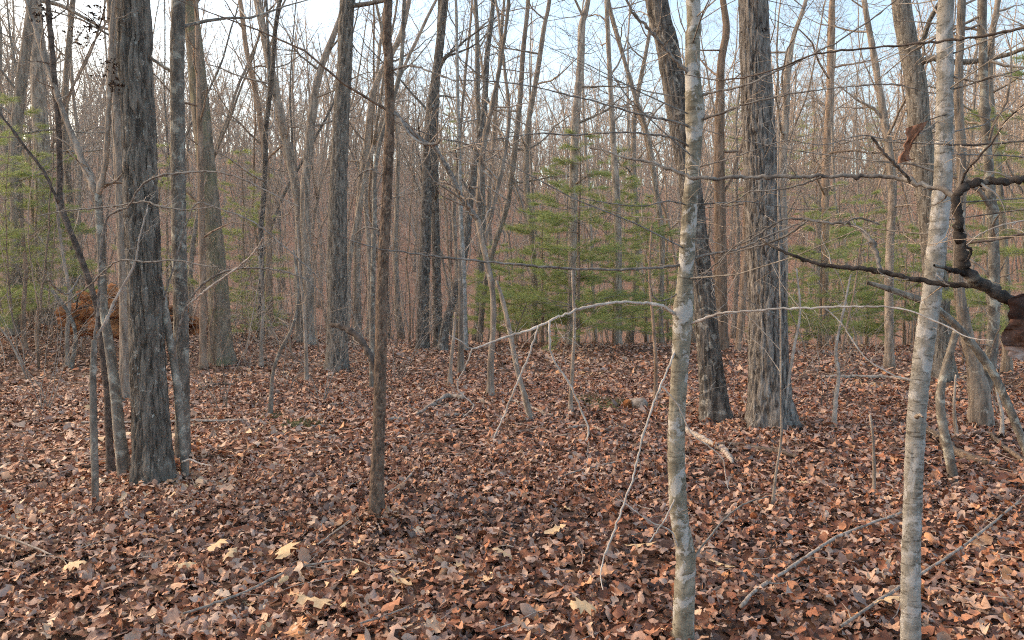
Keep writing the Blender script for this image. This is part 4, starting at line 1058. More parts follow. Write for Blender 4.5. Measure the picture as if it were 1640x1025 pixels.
# ---------------------------------------------------------------- filler trees of the wood behind: prototypes shared by copies
def proto_tree(seed, height, r0, z0, nl, lean=0.05, curve=0.06, fork=False, lens=(1.2, 3.4), nkid=(6, 4, 2)):
    rng = np.random.default_rng(seed)
    n = 26
    d = unit([rng.normal(0, lean), rng.normal(0, lean), 1]); p = np.array([0, 0, -.1]); pts = [p]
    for i in range(n):
        d = unit(d + rng.normal(0, curve, 3) + np.array([0, 0, .09])); p = p + d * height / n; pts.append(p)
    pts = np.array(pts); t = np.linspace(0, 1, n + 1)
    rad = r0 * .72 * (1 - .8 * t) * (1 + .35 * np.exp(-t * 40)) * (1 + rng.normal(0, .04, n + 1))
    tr = MB(); tr.tube(pts, rad, 10)
    cr = MB()
    if fork:
        k = int(n * .42); d = unit([rng.normal(0, 1), rng.normal(0, .5), 2.2]); p = pts[k].copy(); q = [p]
        for i in range(16):
            d = unit(d + rng.normal(0, curve, 3) + np.array([0, 0, .12])); p = p + d * height * .55 / 16; q.append(p)
        q = np.array(q); rq = rad[k] * .75 * (1 - .8 * np.linspace(0, 1, 17)); tr.tube(q, rq, 8)
        for j in range(nl // 2):
            i = rng.integers(4, 16); a = rng.uniform(0, 6.28)
            grow(cr, cr, q[i], (math.cos(a), math.sin(a), rng.uniform(.3, 1.4)), rng.uniform(*lens) * .8, max(.006, rq[i] * .45), 1, rng, 4, .2, .05, nkid, .0035)
    for j in range(nl):
        h = z0 + (height - z0) * (j + rng.random()) / nl
        i = int(np.clip(h / height * n, 1, n)); a = rng.uniform(0, 6.28)
        L = rng.uniform(*lens) * (1.15 - .6 * h / height)
        grow(cr, cr, pts[i], (math.cos(a), math.sin(a), rng.uniform(.3, 1.5)), L, max(.007, min(rad[i] * .45, .022 * L)), 1, rng, 4, .2, .05, nkid, .0035)
    return tr.mesh('trunk'), cr.mesh('crown')


PRO = [proto_tree(1, 17, .14, 4.5, 18), proto_tree(2, 15, .10, 3.5, 16, .09, .09), proto_tree(3, 18, .17, 5.5, 18, .03, .05), proto_tree(4, 14, .085, 3.0, 16, .12, .10),
       proto_tree(5, 16, .13, 4.5, 14, .06, .07, True), proto_tree(6, 12, .07, 2.5, 15, .10, .11), proto_tree(7, 15, .11, 4, 14, .08, .09, True), proto_tree(8, 19, .20, 6.5, 18, .03, .05)]
PMAT = ['grey', 'brown', 'grey', 'brown', 'grey', 'brown', 'oak_dark', 'oak']
TWM = {}
for (tr, cr), mt in zip(PRO, PMAT):
    tr.materials.append(M[mt]); cr.materials.append(M['twig'])
KIND = ['tall slim grey tree', 'thin curved brown tree', 'straight stout grey tree', 'slight leaning brown tree', 'grey tree forked at mid height', 'small crooked brown tree', 'dark tree forked at mid height', 'thick dark-barked tree']
ZONE = [(-9e9, 130, 'beyond the left pine boughs'), (130, 330, 'behind the stout left oak'), (330, 520, 'right of the mossy trunk'), (520, 660, 'behind the flaky trunk'),
        (660, 850, 'behind the dark cluster'), (850, 1030, 'behind the central green pine'), (1030, 1200, 'behind the near smooth trunk'), (1200, 1400, 'behind the biggest oak'), (1400, 9e9, 'behind the near whitish trunk')]


def copy_tree(k, x, y, rz, s, name='tree', set_=None):
    zone = [z for z in ZONE if z[0] <= 820 + F * x / y < z[1]][0][2]
    lab = KIND[k] + ' ' + zone
    e_ = root_empty(name, (x, y, float(H(x, y))), lab, 'tree', KIND[k] + ' kind, ' + zone)
    e_.rotation_euler = (0, 0, rz); e_.scale = (s, s, s)
    tr, cr = PRO[k]
    link('trunk', tr, None, e_)
    c_ = link('crown', cr, None, e_); c_['kind'] = 'stuff'
    return e_


FR = np.random.default_rng(77)
spots = []
tries = 0
while len(spots) < 215 and tries < 8000:
    tries += 1
    r = math.sqrt(FR.uniform(22 ** 2, 74 ** 2)); az = FR.uniform(-.66, .66)
    x, y = r * math.sin(az), r * math.cos(az)
    px = 820 + F * x / y
    if y < 24.5 and 560 < px < 1480: continue
    if min([math.hypot(x - a, y - b_) for a, b_ in spots] or [99]) < 1.4 + r * .01: continue
    spots.append((x, y))
for i, (x, y) in enumerate(spots):
    k = int(FR.choice(8, p=[.2, .16, .14, .12, .12, .12, .08, .06]))
    copy_tree(k, x, y, FR.uniform(0, 6.28), FR.uniform(.8, 1.15))

# ---------------------------------------------------------------- understory: thin saplings (things) and brush (stuff)
SAP = []
for i in range(6):
    rng = np.random.default_rng(300 + i)
    h = [4.5, 3.4, 5.5, 2.6, 6.5, 3.8][i]
    tr = MB(); cr = MB(); pts = [np.array([0, 0, -.05])]; d = unit([rng.normal(0, .12), rng.normal(0, .12), 1])
    for j in range(14):
        d = unit(d + rng.normal(0, .09, 3) + np.array([0, 0, .06])); pts.append(pts[-1] + d * h / 14)
    rad = (.008 + .0035 * h) * (1 - .82 * np.linspace(0, 1, 15))
    tr.tube(pts, rad, 6)
    for j in range(int(8 + h * 2)):
        q = rng.integers(3, 15); a = rng.uniform(0, 6.28)
        grow(cr, cr, pts[q], (math.cos(a), math.sin(a), rng.uniform(.1, 1.0)), rng.uniform(.4, 1.3), max(.004, rad[q] * .5), 2, rng, 4, .22, .03, (3, 3, 3), .0025)
    a, b_ = tr.mesh('stem'), cr.mesh('twigs'); a.materials.append(M['grey' if i % 2 else 'brown']); b_.materials.append(M['twig']); SAP.append((a, b_))
n = 0
while n < 110:
    r = math.sqrt(FR.uniform(15 ** 2, 42 ** 2)); az = FR.uniform(-.64, .64)
    x, y = r * math.sin(az), r * math.cos(az); px = 820 + F * x / y
    if y < 23.5 and 330 < px < 1480: continue
    if y < 18 and px > 330 and px < 1560: continue
    k = int(FR.integers(0, 6))
    zone = [z for z in ZONE if z[0] <= px < z[1]][0][2]
    e_ = root_empty('sapling', (x, y, float(H(x, y))), 'thin twiggy understory sapling ' + zone, 'sapling', 'understory saplings ' + zone)
    e_.rotation_euler = (0, 0, FR.uniform(0, 6.28)); s = FR.uniform(.75, 1.25); e_.scale = (s, s, s)
    link('stem', SAP[k][0], None, e_); c_ = link('twigs', SAP[k][1], None, e_); c_['kind'] = 'stuff'
    n += 1

for px, d in [(262, 17), (300, 19), (345, 15.5), (392, 17.5), (425, 18), (448, 20), (470, 16.5), (510, 19), (528, 21), (566, 20), (588, 18.5), (636, 20.5), (655, 22), (735, 22), (818, 21.5), (955, 24), (1068, 22), (1120, 21), (1292, 19), (1350, 18), (1378, 20), (1462, 17), (1545, 16), (1625, 15), (20, 16), (130, 17.5), (60, 15)]:
    k = int(FR.integers(0, 6)); x, y = (px - 820) / F * d, d
    zone = [z for z in ZONE if z[0] <= px < z[1]][0][2]
    e_ = root_empty('sapling', (x, y, float(H(x, y))), 'thin twiggy understory sapling ' + zone, 'sapling', 'understory saplings ' + zone)
    e_.rotation_euler = (0, 0, FR.uniform(0, 6.28)); s = FR.uniform(.8, 1.2); e_.scale = (s, s, s)
    link('stem', SAP[k][0], None, e_); c_ = link('twigs', SAP[k][1], None, e_); c_['kind'] = 'stuff'


def merged(name, lib, n, pos, scale, mat, label, seed):
    """a mass of look-alike plants as one object: instances of a few shapes on points"""
    rng = np.random.default_rng(seed)
    xy = np.array([pos(rng) for _ in range(n)])
    V = np.column_stack([xy, H(xy[:, 0], xy[:, 1])])
    me = bpy.data.meshes.new(name)
    me.vertices.add(n); me.vertices.foreach_set('co', V.astype(np.float32).ravel())
    rot = np.zeros((n, 3)); rot[:, 2] = rng.uniform(0, 6.28, n); rot[:, :2] = rng.normal(0, .04, (n, 2))
    me.attributes.new('rot', 'FLOAT_VECTOR', 'POINT').data.foreach_set('vector', rot.astype(np.float32).ravel())
    me.attributes.new('scl', 'FLOAT', 'POINT').data.foreach_set('value', rng.uniform(*scale, n).astype(np.float32))
    me.attributes.new('idx', 'INT', 'POINT').data.foreach_set('value', rng.integers(0, len(lib), n).astype(np.int32))
    col = bpy.data.collections.new(name + '_shapes')
    for V_, Q_ in lib:
        m_ = mkmesh('stem', V_, Q_); m_.materials.append(mat)
        col.objects.link(bpy.data.objects.new(name + '_shape', m_))
    ng = bpy.data.node_groups.new(name, 'GeometryNodeTree')
    ng.interface.new_socket('Geometry', in_out='INPUT', socket_type='NodeSocketGeometry')
    ng.interface.new_socket('Geometry', in_out='OUTPUT', socket_type='NodeSocketGeometry')
    gi, go = ng.nodes.new('NodeGroupInput'), ng.nodes.new('NodeGroupOutput')
    iop = ng.nodes.new('GeometryNodeInstanceOnPoints'); ci = ng.nodes.new('GeometryNodeCollectionInfo')
    ci.inputs['Collection'].default_value = col; ci.inputs['Separate Children'].default_value = True; ci.inputs['Reset Children'].default_value = True
    iop.inputs['Pick Instance'].default_value = True
    ng.links.new(gi.outputs[0], iop.inputs['Points']); ng.links.new(ci.outputs[0], iop.inputs['Instance'])
    for att, typ, sock in (('rot', 'FLOAT_VECTOR', 'Rotation'), ('scl', 'FLOAT', 'Scale'), ('idx', 'INT', 'Instance Index')):
        na = ng.nodes.new('GeometryNodeInputNamedAttribute'); na.data_type = typ; na.inputs['Name'].default_value = att
        ng.links.new([q for q in na.outputs if q.enabled][0], iop.inputs[sock])
    ng.links.new(iop.outputs[0], go.inputs[0])
    o = link(name, me)
    md = o.modifiers.new('scatter', 'NODES'); md.node_group = ng
    return tag(o, label, None, None, 'stuff')


def thin_proto(seed, h, r0, nb, nk, spread):
    rng = np.random.default_rng(seed); mb = MB()
    pts = [np.array([0, 0, -.1])]; d = unit([rng.normal(0, .08), rng.normal(0, .08), 1])
    for j in range(7):
        d = unit(d + rng.normal(0, .14, 3) + np.array([0, 0, .07])); pts.append(pts[-1] + d * h / 7)
    rad = r0 * (1 - .8 * np.linspace(0, 1, 8)); mb.tube(pts, rad, 4, False)
    for j in range(nb):
        q = rng.integers(2, 8); a = rng.uniform(0, 6.28)
        L = spread * rng.uniform(.5, 1.2); dd = unit((math.cos(a), math.sin(a), rng.uniform(.4, 1.6)))
        p = pts[q]; m_ = p + dd * L * .5; e2 = m_ + unit(dd + rng.normal(0, .3, 3)) * L * .5
        mb.tube([p, m_, e2], np.array([rad[q] * .5, rad[q] * .35, .3 * rad[q] * .5]) + .001, 3, False)
        for k in range(nk):
            f = rng.uniform(.3, 1); s0 = p + (e2 - p) * f; dv = unit(dd + rng.normal(0, .6, 3)) * L * rng.uniform(.25, .5)
            mb.tube([s0, s0 + dv * .5 + rng.normal(0, .04 * L, 3), s0 + dv], [rad[q] * .22 + .001, rad[q] * .16 + .001, .001], 3, False)
    return np.concatenate(mb.V), np.concatenate(mb.Q)


brush = [thin_proto(600 + i, [2.2, 3.2, 1.5, 4.2, 2.8][i], [.010, .014, .008, .017, .012][i], 6, 2, .6) for i in range(5)]


def brush_pos(rng):
    while True:
        r = math.sqrt(rng.uniform(17 ** 2, 60 ** 2)); az = rng.uniform(-.72, .72)
        x, y = r * math.sin(az), r * math.cos(az); px = 820 + F * x / y
        if y < 25 and 300 < px < 1500: continue
        if y < 19 and px > 300: continue
        return x, y


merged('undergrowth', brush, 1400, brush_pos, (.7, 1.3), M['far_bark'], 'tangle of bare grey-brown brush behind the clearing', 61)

# ---------------------------------------------------------------- the far hillside wood, one mass
far = [thin_proto(640 + i, [15, 18, 13, 17, 14, 11][i], [.13, .17, .10, .14, .11, .09][i], 20, 5, [2.4, 2.8, 2.0, 2.6, 2.2, 1.8][i]) for i in range(6)]


def far_pos(rng):
    r = math.sqrt(rng.uniform(72 ** 2, 175 ** 2)); az = rng.uniform(-.9, .78)
    return r * math.sin(az), r * math.cos(az)


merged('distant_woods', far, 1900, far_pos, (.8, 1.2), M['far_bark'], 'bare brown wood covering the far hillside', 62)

poles = [thin_proto(680 + i, [7, 9, 6, 10, 8][i], [.05, .07, .04, .08, .06][i], 7, 2, [1.3, 1.6, 1.1, 1.7, 1.4][i]) for i in range(5)]


def pole_pos(rng):
    r = math.sqrt(rng.uniform(44 ** 2, 105 ** 2)); az = rng.uniform(-.76, .76)
    return r * math.sin(az), r * math.cos(az)


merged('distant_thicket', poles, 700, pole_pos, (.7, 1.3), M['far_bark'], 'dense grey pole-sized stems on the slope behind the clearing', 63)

# ---------------------------------------------------------------- green pines
def pine_mesh(seed, h, z0, spread, tuft, every, per, wid):
    rng = np.random.default_rng(seed)
    tr = MB(); n = 14
    pts = np.stack([np.cumsum(rng.normal(0, .012 * h / 4, n + 1)), np.cumsum(rng.normal(0, .012 * h / 4, n + 1)), np.linspace(-.05, h, n + 1)], -1)
    rad = (.012 + .0085 * h) * (1 - .9 * np.linspace(0, 1, n + 1)); tr.tube(pts, rad, 7)
    br = MB(); C, D = [], []
    z = z0
    while z < h * .985:
        L0 = spread * (1 - (z - z0 * .3) / (h - z0 * .3)) ** .75 + .12
        for j in range(rng.integers(4, 6)):
            if rng.random() < .12: continue
            a = rng.uniform(0, 6.28); L = L0 * rng.uniform(.35, 1.3)
            p = np.array([np.interp(z, pts[:, 2], pts[:, 0]), np.interp(z, pts[:, 2], pts[:, 1]), z])
            d = unit([math.cos(a), math.sin(a), rng.uniform(.1, .45)]); q = [p]
            for k in range(6):
                d = unit(d + rng.normal(0, .07, 3) + np.array([0, 0, -.035])); q.append(q[-1] + d * L / 6)
            q = np.array(q); br.tube(q, np.linspace(.004 + .004 * L, .0015, 7), 4, False)
            for k in range(int(4 + L * 7)):
                f = rng.uniform(.28, 1.0) * 6; i = min(int(f), 5); s0 = q[i] + (q[i + 1] - q[i]) * (f - i)
                dd = unit(q[i + 1] - q[i]); side = unit(np.cross(dd, [0, 0, 1])) * rng.choice([-1, 1])
                tdir = unit(dd * rng.uniform(.5, 1) + side * rng.uniform(.3, .9) + np.array([0, 0, rng.uniform(-.1, .35)]))
                Lt = L * rng.uniform(.15, .32) * (1.3 - f / 8) + .05
                br.tube([s0, s0 + tdir * Lt], [.002, .001], 3, False)
                for u in np.arange(Lt * .25, Lt + every * .5, every):
                    C.append(s0 + tdir * u); D.append(tdir)
        z += rng.uniform(.7, 1.15) * .30 * (h / 4.2) ** .6
    C, D = np.array(C), np.array(D); m = len(C)
    dirs = D[:, None, :] * 1.0 + rng.normal(0, .5, (m, per, 3)) * np.array([1, 1, .7]); dirs /= np.linalg.norm(dirs, axis=2)[..., None]
    L = tuft * rng.uniform(.6, 1.15, (m, per, 1))
    tip = C[:, None, :] + dirs * L + np.array([0, 0, -.12]) * L
    sd = np.cross(dirs, rng.normal(0, 1, (m, per, 3))); sd /= np.linalg.norm(sd, axis=2)[..., None]
    V = np.stack([C[:, None, :] + sd * wid, C[:, None, :] - sd * wid, tip], 2).reshape(-1, 3)
    T = np.arange(len(V)).reshape(-1, 3)
    tone = np.repeat(np.clip(rng.normal(.5, .14, m)[:, None] + rng.normal(0, .12, (m, per)), 0, 1).ravel(), 3)
    ne = mkmesh('needles', V, None, T, tone, False); ne.materials.append(M['needles'])
    a, b_ = tr.mesh('trunk'), br.mesh('branches'); a.materials.append(M['brown']); b_.materials.append(M['twig'])
    return a, b_, ne


PINE = [pine_mesh(1, 4.8, .35, 1.75, .17, .045, 17, .0017), pine_mesh(2, 3.2, .25, 1.4, .16, .042, 17, .0017), pine_mesh(3, 6.0, .6, 1.9, .18, .05, 17, .0018)]
TALL = pine_mesh(4, 15, 6.0, 2.6, .20, .14, 8, .007)


def pine(lab, px, d, k, s, rz, dist=None, group=None):
    x = (px - 820) / F * d
    e_ = root_empty('pine_tree', (x, d, float(H(x, d))), lab, 'pine', group)
    e_.rotation_euler = (0, 0, rz); e_.scale = (s, s, s)
    a, b_, c_ = TALL if k == 9 else PINE[k]
    link('trunk', a, None, e_); link('branches', b_, None, e_)['kind'] = 'stuff'; link('needles', c_, None, e_)['kind'] = 'stuff'


for a in [('bright green young pine at the centre of the clearing edge', 925, 20.5, 0, 1.2, .3), ('young pine close beside the central one, to its right', 985, 22.5, 0, 1.2, 2.2), ('small green pine left of the central pine', 868, 22.0, 1, 1.35, 4.0),
          ('low spreading pine in front of the thin trunk at clearing edge', 800, 25.5, 1, 1.1, 1.1), ('green pine in the thicket right of the biggest oak', 1315, 21.5, 1, 1.3, .4),
          ('young pine behind the grey trunk at right', 1390, 23.5, 0, 1.0, 3.1), ('small pine behind the near whitish trunk', 1450, 22.0, 1, 1.15, 5.0), ('low pine left of the right thicket pines', 1275, 25.0, 1, .8, 1.7),
          ('large drooping green pine at the left edge', -25, 17.6, 2, 1.1, .9), ('second green pine right of the left edge pine', 62, 20.5, 0, 1.0, 2.7), ('thin green pine behind left edge pines', 50, 21.0, 2, 1.0, 4.4),
          ('hazy sparse pine behind the olive moss-tinted trunk', 395, 24.0, 2, .95, 1.3), ('sparse pine behind the lichen-mottled trunk', 268, 26.0, 2, 1.0, 5.2), ('very small pine at the foot of mossy trunk', 388, 21.5, 1, .62, 2.0),
          ('green pine bough tree at the right edge', 1655, 13.0, 2, .95, .6), ('little pine seen between split trunk and slanting stem', 1545, 20.5, 1, .9, 3.6),
          ('feathery pine farther back between central pine and smooth trunk', 1035, 27.0, 0, 1.1, 1.9), ('feathery pine farther back left of the central pine', 890, 28.0, 2, 1.0, 3.9), ('feathery pine deep in the right thicket', 1345, 28.0, 2, 1.0, .2), ('tall sunlit pine behind the biggest oak', 1285, 58, 9, 1.0, .5), ('tall golden pine top left of the biggest oak', 1175, 66, 9, 1.05, 2.5), ('tall pine top glowing behind the dark cluster', 722, 72, 9, 1.0, 4.5), ('tall sunlit pine at the far right of the wood', 1400, 64, 9, .95, 3.3)]:
    pine(*a)

# ---------------------------------------------------------------- things lying on the floor
def stick(lab, pts, mat, lift=.012, cat='branch', name='fallen_branch', seed=0, twigs=0, group=None, lifts=None, sides=8):
    rng = np.random.default_rng(seed + 700)
    w = []
    for i, q in enumerate(pts):
        d = ground_hit(q[0], q[1]); p = P(q[0], q[1], d); r = q[2] * .36 * d / F
        lf = lifts[i] if lifts else lift
        w.append((p[0], p[1], float(H(p[0], p[1])) + r * .6 + lf, r))
    sp = spline(np.array(w), max(14, 6 * len(w)))
    path, rad = sp[:, :3].copy(), np.maximum(sp[:, 3], .0015)
    path[1:-1] += rng.normal(0, 1, (len(path) - 2, 3)) * rad[1:-1, None] * .22
    rad = rad * (1 + .14 * rng.normal(0, 1, len(rad)).clip(-1, 1))
    mb = MB(); mb.tube(path - path[0], rad, sides)
    tw = MB()
    for j in range(twigs):
        i = rng.integers(1, len(path) - 1); dd = unit(path[i + 1] - path[i] + rng.normal(0, .02, 3)); sd = unit(np.cross(dd, [0, 0, 1])) * rng.choice([-1, 1])
        L = rng.uniform(.08, .3)
        v = unit(dd * .7 + sd * .7 + np.array([0, 0, .12])) * L; s0 = path[i] - path[0]
        tw.tube([s0, s0 + v * .5 + rng.normal(0, .01, 3), s0 + v], [rad[i] * .5, rad[i] * .35, .0012], 4, False)
    o = link(name, mb.mesh(name), mat, None, path[0]); tag(o, lab, cat, group)
    if twigs: link('twigs', tw.mesh('twigs'), mat, o)['kind'] = 'stuff'
    return o


S = [('bleached driftwood-like branch with a knobbed end before the dark oak', [(1095, 694, 12.0), (1118, 706, 12.8), (1138, 718, 12.0), (1152, 722, 10.4), (1160, 728, 13.6), (1168, 742, 12.0), (1173, 748, 6.4)], 'dead', .03, 0),
     ('dark straight fallen stick at the foot of the biggest oak', [(1150, 717, 8), (1190, 720, 10), (1230, 728, 11), (1278, 740, 9)], 'dead_dark', .03, 0),
     ('pale forked fallen branch behind the leaf clearing centre', [(668, 668, 5), (690, 655, 9), (706, 645, 10), (720, 640, 10), (742, 643, 9)], 'dead', .03, 3),
     ('short whitish stick piece lying right of the flaky trunk', [(620, 676, 7), (634, 675, 8), (648, 676, 7)], 'dead', .02, 0),
     ('thin pale stick piece lying in leaves left of short dark trunk', [(712, 669, 5), (730, 668, 6), (748, 669, 5)], 'dead', .02, 0),
     ('long thin bleached stick lying behind the stout left oak', [(130, 682, 4), (200, 682, 5), (310, 680, 6), (410, 678, 6)], 'dead', .03, 0),
     ('brown rotting log lying behind the near whitish trunk', [(1478, 688, 12), (1500, 705, 16), (1528, 730, 20), (1555, 742, 20), (1582, 748, 16)], 'log_brown', .02, 0),
     ('dark stick lying at the right edge below the slanting stem', [(1586, 700, 9), (1610, 722, 10), (1650, 752, 11)], 'log_brown', .02, 0),
     ('pale thin log lying across the back of the right clearing', [(1320, 607, 6), (1380, 608, 8), (1420, 609, 8), (1462, 613, 7)], 'dead', .03, 0),
     ('dark branch lying behind the whitish trunk and stub', [(1472, 636, 8), (1510, 642, 8), (1560, 644, 7)], 'dead_dark', .02, 0),
     ('long grey stick angled across the lower right leaves', [(1186, 992, 10), (1215, 962, 9), (1260, 930, 8), (1340, 876, 7), (1400, 850, 6), (1442, 834, 5)], 'dead', .05, 5),
     ('long thin stick crossing behind the near whitish trunk foot', [(1345, 1030, 8), (1440, 962, 8), (1510, 916, 7), (1570, 872, 6), (1650, 800, 5)], 'dead', .06, 5),
     ('slender grey twig branch on leaves at bottom left', [(290, 1008, 5), (345, 990, 6), (400, 966, 6), (440, 946, 6), (480, 928, 5), (560, 916, 4), (598, 926, 3)], 'dead', .06, 4),
     ('thin pale twig at the bottom edge, right of the tan leaves', [(560, 1024, 5), (600, 1010, 5), (640, 996, 4), (665, 985, 3)], 'dead', .05, 1),
     ('thin pale twig lying at the far left bottom', [(-20, 866, 5), (30, 882, 5), (85, 905, 4)], 'dead', .05, 2),
     ('thin whitish twig between flaky trunk and smooth trunk', [(905, 770, 4), (940, 760, 5), (985, 750, 5), (1015, 752, 3)], 'dead', .04, 2),
     ('small pale branch behind the leaning broken trunk foot', [(815, 643, 4), (845, 655, 6), (865, 664, 6), (885, 670, 4)], 'dead', .03, 1),
     ('forked grey stick lying left of the bleached branch', [(910, 690, 5), (940, 688, 6), (965, 694, 6), (978, 688, 4)], 'dead', .03, 2),
     ('mossy dark log lying behind far left saplings', [(-20, 497, 16), (40, 494, 18), (90, 492, 18), (140, 496, 15)], 'dead_dark', .1, 0),
     ('thin stick lying left behind the far saplings', [(-10, 517, 7), (60, 518, 8), (130, 514, 6)], 'dead_dark', .05, 0),
     ('dim branch lying in leaves left of the flaky trunk', [(520, 652, 5), (555, 650, 6), (590, 651, 5)], 'dead', .02, 2),
     ('dark twiggy branch on leaves below mossy trunk', [(318, 628, 4), (350, 620, 6), (380, 622, 5)], 'dead_dark', .03, 3),
     ('thin dark twig lying before the flaky trunk foot', [(508, 888, 4), (535, 868, 4), (560, 848, 3)], 'dead', .05, 1),
     ('pale twig right of the flaky trunk foot', [(620, 800, 4), (648, 780, 4), (672, 752, 4)], 'dead', .04, 1)]
for i, (lab, pts, mt, lf, tw) in enumerate(S):
    stick(lab, pts, M[mt], lf, seed=i, twigs=tw)
BP = np.random.default_rng(91)
for i in range(14):
    x0 = BP.uniform(320, 440); y0 = BP.uniform(512, 536); L = BP.uniform(30, 80); s = BP.uniform(-.25, .25)
    stick('grey stick in the brush pile right of the mossy trunk', [(x0, y0, 4), (x0 + L * .5, y0 + s * L * .5, 5), (x0 + L, y0 + s * L, 3)], M['dead'], seed=60 + i, group='sticks in the brush pile', lifts=[BP.uniform(0, .5) for _ in range(3)], twigs=2)


def blob(center, radii, seed, rough=.28, nu=14, nv=10, flat=None):
    rng = np.random.default_rng(seed)
    th = np.linspace(0, math.pi, nv); ph = np.arange(nu) * 2 * math.pi / nu
    TH, PH = np.meshgrid(th, ph, indexing='ij')
    ox = rng.uniform(0, 50)
    R = 1 + rough * 2 * (vnoise(PH / (2 * math.pi) * 6 % 6 + ox, TH * 2.2 + ox) - .5) * np.sin(TH) + rough * (vnoise(PH * 2.5 + ox, TH * 5) - .5) * np.sin(TH)
    V = np.stack([R * np.sin(TH) * np.cos(PH) * radii[0], R * np.sin(TH) * np.sin(PH) * radii[1], R * np.cos(TH) * radii[2]], -1).reshape(-1, 3) + np.asarray(center)
    idx = np.arange(nu * nv).reshape(nv, nu); nx = np.roll(idx, -1, 1)
    Q = np.stack([idx[:-1], idx[1:], nx[1:], nx[:-1]], -1).reshape(-1, 4)
    return V, Q


rd = 16.5
c0 = P(205, 530, rd); rx0 = float(H(c0[0], c0[1]))
ROOT = root_empty('uprooted_root_plate', (c0[0], c0[1], rx0), 'orange clay root plate of an uprooted tree behind the left trunks', 'root plate')
ro = np.array(ROOT.location)
for i, (px, py, rw, rh) in enumerate([(192, 480, 26, 22), (150, 492, 24, 20), (172, 505, 28, 20), (112, 505, 20, 15), (205, 505, 24, 22), (186, 525, 30, 16), (140, 520, 28, 15), (232, 512, 24, 20), (276, 505, 20, 14), (285, 518, 22, 12), (316, 522, 18, 12), (255, 528, 26, 12)]):
    q = P(px, py, rd + .1 * math.sin(i * 2.1))
    k = rd / F
    V_, Q_ = blob(q - ro, (rw * k * 1.05, .3, rh * k * 1.1), 40 + i, .75, 26, 18)
    link('clay_clod', mkmesh('clay_clod', V_, Q_), M['clay'], ROOT)
for i in range(16):
    rng = np.random.default_rng(1200 + i)
    q = P(rng.uniform(115, 320), rng.uniform(480, 520), rd - .25) - ro
    a = rng.uniform(0, 6.28); mb = MB(); d = unit([math.cos(a), -.5, math.sin(a) + .2]); pts = [q]
    for k in range(6):
        d = unit(d + rng.normal(0, .35, 3)); pts.append(pts[-1] + d * rng.uniform(.07, .16))
    mb.tube(pts, np.linspace(.022, .004, 7), 5); mb.build('root', M['dead_dark'], ROOT)

# pale broken log end with orange rot, moss round it, and other mossy lumps
q = P(1022, 650, ground_hit(1022, 656)); q[2] = float(H(q[0], q[1]))
LOGE = root_empty('broken_log', q, 'short pale broken log chunk with orange rot in the mossy patch', 'log')
mb = MB(); mb.tube([np.array([-.13, .1, .06]), np.array([-.02, .03, .075]), np.array([.07, -.03, .07]), np.array([.1, -.05, .065])], [.06, .075, .08, .05], 10); mb.build('wood', M['dead'], LOGE)
V_, Q_ = blob((-.13, .02, .07), (.075, .06, .065), 77, .4); link('rotten_end', mkmesh('rotten_end', V_, Q_), M['clay'], LOGE)
for i, (lab, px, py, w) in enumerate([('green moss patch left of the pale broken log chunk', 985, 650, .45), ('flat moss patch in the leaves farther left of the log chunk', 940, 642, .38), ('small moss tuft right of the pale broken log chunk', 1052, 656, .22),
                                      ('green mossy lump in leaves beside the little sapling', 486, 682, .24), ('dark mossy foot lump under the little sapling', 436, 668, .15)]):
    d = ground_hit(px, py); p = P(px, py, d); p[2] = float(H(p[0], p[1]))
    rng = np.random.default_rng(1500 + i)
    V_, Q_ = blob((0, 0, .0), (w * .8, w * .5, .042), 1400 + i, .6, 26, 12)
    o = link('moss_clump', mkmesh('moss_clump', V_, Q_), M['moss'], None, p); tag(o, lab, 'moss')
    n = int(420 * w); a = rng.uniform(0, 6.28, n); rr = np.sqrt(rng.random(n)) * w * .95
    b0 = np.stack([rr * np.cos(a), rr * np.sin(a) * .6, .035 * (1 - (rr / w) ** 2)], -1); dv = np.stack([rng.normal(0, .5, n), rng.normal(0, .5, n), np.ones(n)], -1) * rng.uniform(.03, .08, n)[:, None]
    sd = rng.normal(0, 1, (n, 3)); sd[:, 2] = 0; sd *= .006
    Vt = np.stack([b0 + sd, b0 - sd, b0 + dv], 1).reshape(-1, 3)
    link('moss_sprigs', mkmesh('moss_sprigs', Vt, None, np.arange(len(Vt)).reshape(-1, 3)), M['moss'], o)['kind'] = 'stuff'

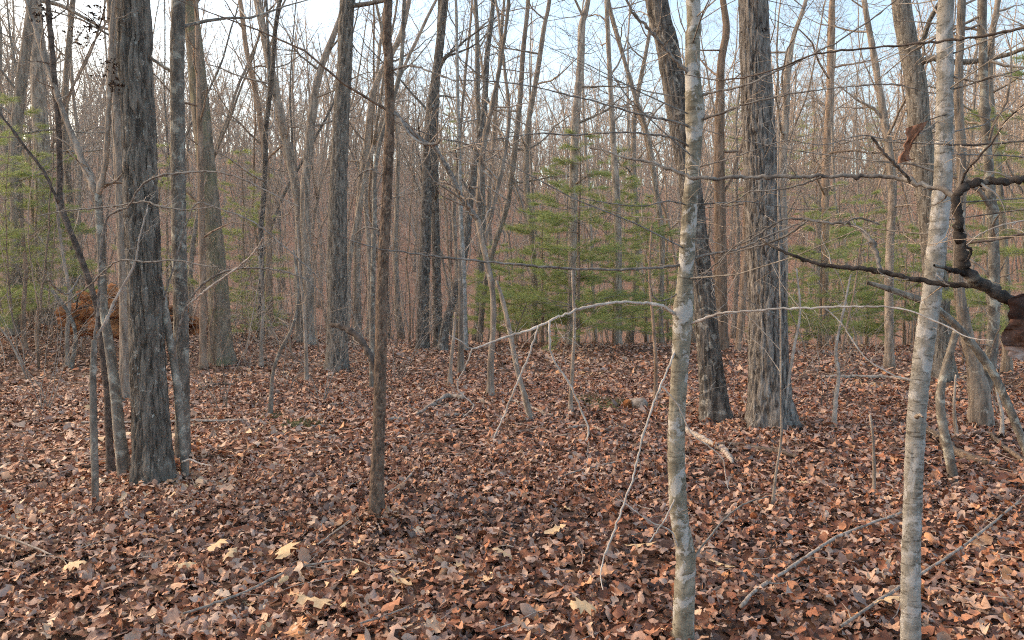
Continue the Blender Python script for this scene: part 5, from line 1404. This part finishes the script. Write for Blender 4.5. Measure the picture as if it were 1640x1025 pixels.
# scattered thin twigs among the leaves, too many to count
TWR = np.random.default_rng(55); mb = MB()
for i in range(520):
    r = math.sqrt(TWR.uniform(2.5 ** 2, 17 ** 2)); az = TWR.uniform(-.75, .75); x, y = r * math.sin(az), r * math.cos(az); a = TWR.uniform(0, 6.28); L = TWR.uniform(.12, .5)
    pts = []
    for k in range(4):
        f = (k / 3 - .5) * L; xx, yy = x + f * math.cos(a) + TWR.normal(0, .03 * L), y + f * math.sin(a) + TWR.normal(0, .03 * L)
        pts.append((xx, yy, float(H(xx, yy)) + TWR.uniform(.035, .07)))
    mb.tube(pts, np.array([1, .9, .7, .4]) * TWR.uniform(.0018, .004), 4, False)
o = mb.build('twig_litter', M['dead'], floor); tag(o, 'thin dead twigs strewn over the leaves', None, None, 'stuff')

# clusters of shrivelled leaves still hanging in the branches at upper left
CL = np.random.default_rng(66)
lp = [leaf_proto(5, k, CL) for k in ('oak', 'oval', 'oak', 'oval')]
for i, (px, py, d, w, par) in enumerate([(72, 22, 6.4, .10, DARK), (60, 26, 6.4, .07, DARK), (148, 38, fd, .16, FORK), (134, 60, fd, .13, FORK), (160, 22, fd, .12, FORK), (175, 118, fd, .10, FORK), (186, 140, 6.0, .08, OAK_L), (178, 100, 6.0, .1, OAK_L)]):
    c = P(px, py, d) - np.array(par.location); Vs, Qs = [], []; off = 0
    for j in range(int(10 + 160 * w)):
        v_, q_ = lp[j % 4]; R_ = rotmats(CL.uniform(0, 6.28, 1), CL.uniform(0, 3.1, 1), CL.uniform(0, 6.28, 1))[0]
        Vs.append(v_ @ R_.T * CL.uniform(.03, .055) + c + CL.normal(0, 1, 3) * np.array([w, w * .6, w * .8]) * .45); Qs.append(q_ + off); off += len(v_)
    link('dead_leaves', mkmesh('dead_leaves', np.vstack(Vs), np.vstack(Qs)), M['dead_cluster'], par)['kind'] = 'stuff'

# ---------------------------------------------------------------- say which one of several look-alikes
ORD = ['leftmost', 'second from left', 'third from left', 'fourth from left', 'fifth from left', 'sixth from left', 'seventh from left', 'eighth from left', 'ninth from left', 'tenth from left', 'eleventh from left', 'twelfth from left', 'thirteenth from left', 'fourteenth from left']
ORD += [t_ + ' from left' for t_ in ('fifteenth', 'sixteenth', 'seventeenth', 'eighteenth', 'nineteenth', 'twentieth')]
same = {}
for o in list(COL.objects):
    if o.parent is None and o.get('label') and o.get('group'): same.setdefault(o['label'], []).append(o)
for lab, os_ in same.items():
    if len(os_) < 2: continue
    os_.sort(key=lambda o: o.location[0] / o.location[1])
    for i, o in enumerate(os_):
        o['label'] = lab + ', ' + ('rightmost' if i == len(os_) - 1 else ORD[i])
tri = sum(len(m_.loops) - 2 * len(m_.polygons) for m_ in bpy.data.meshes)
print('unique triangles', tri)
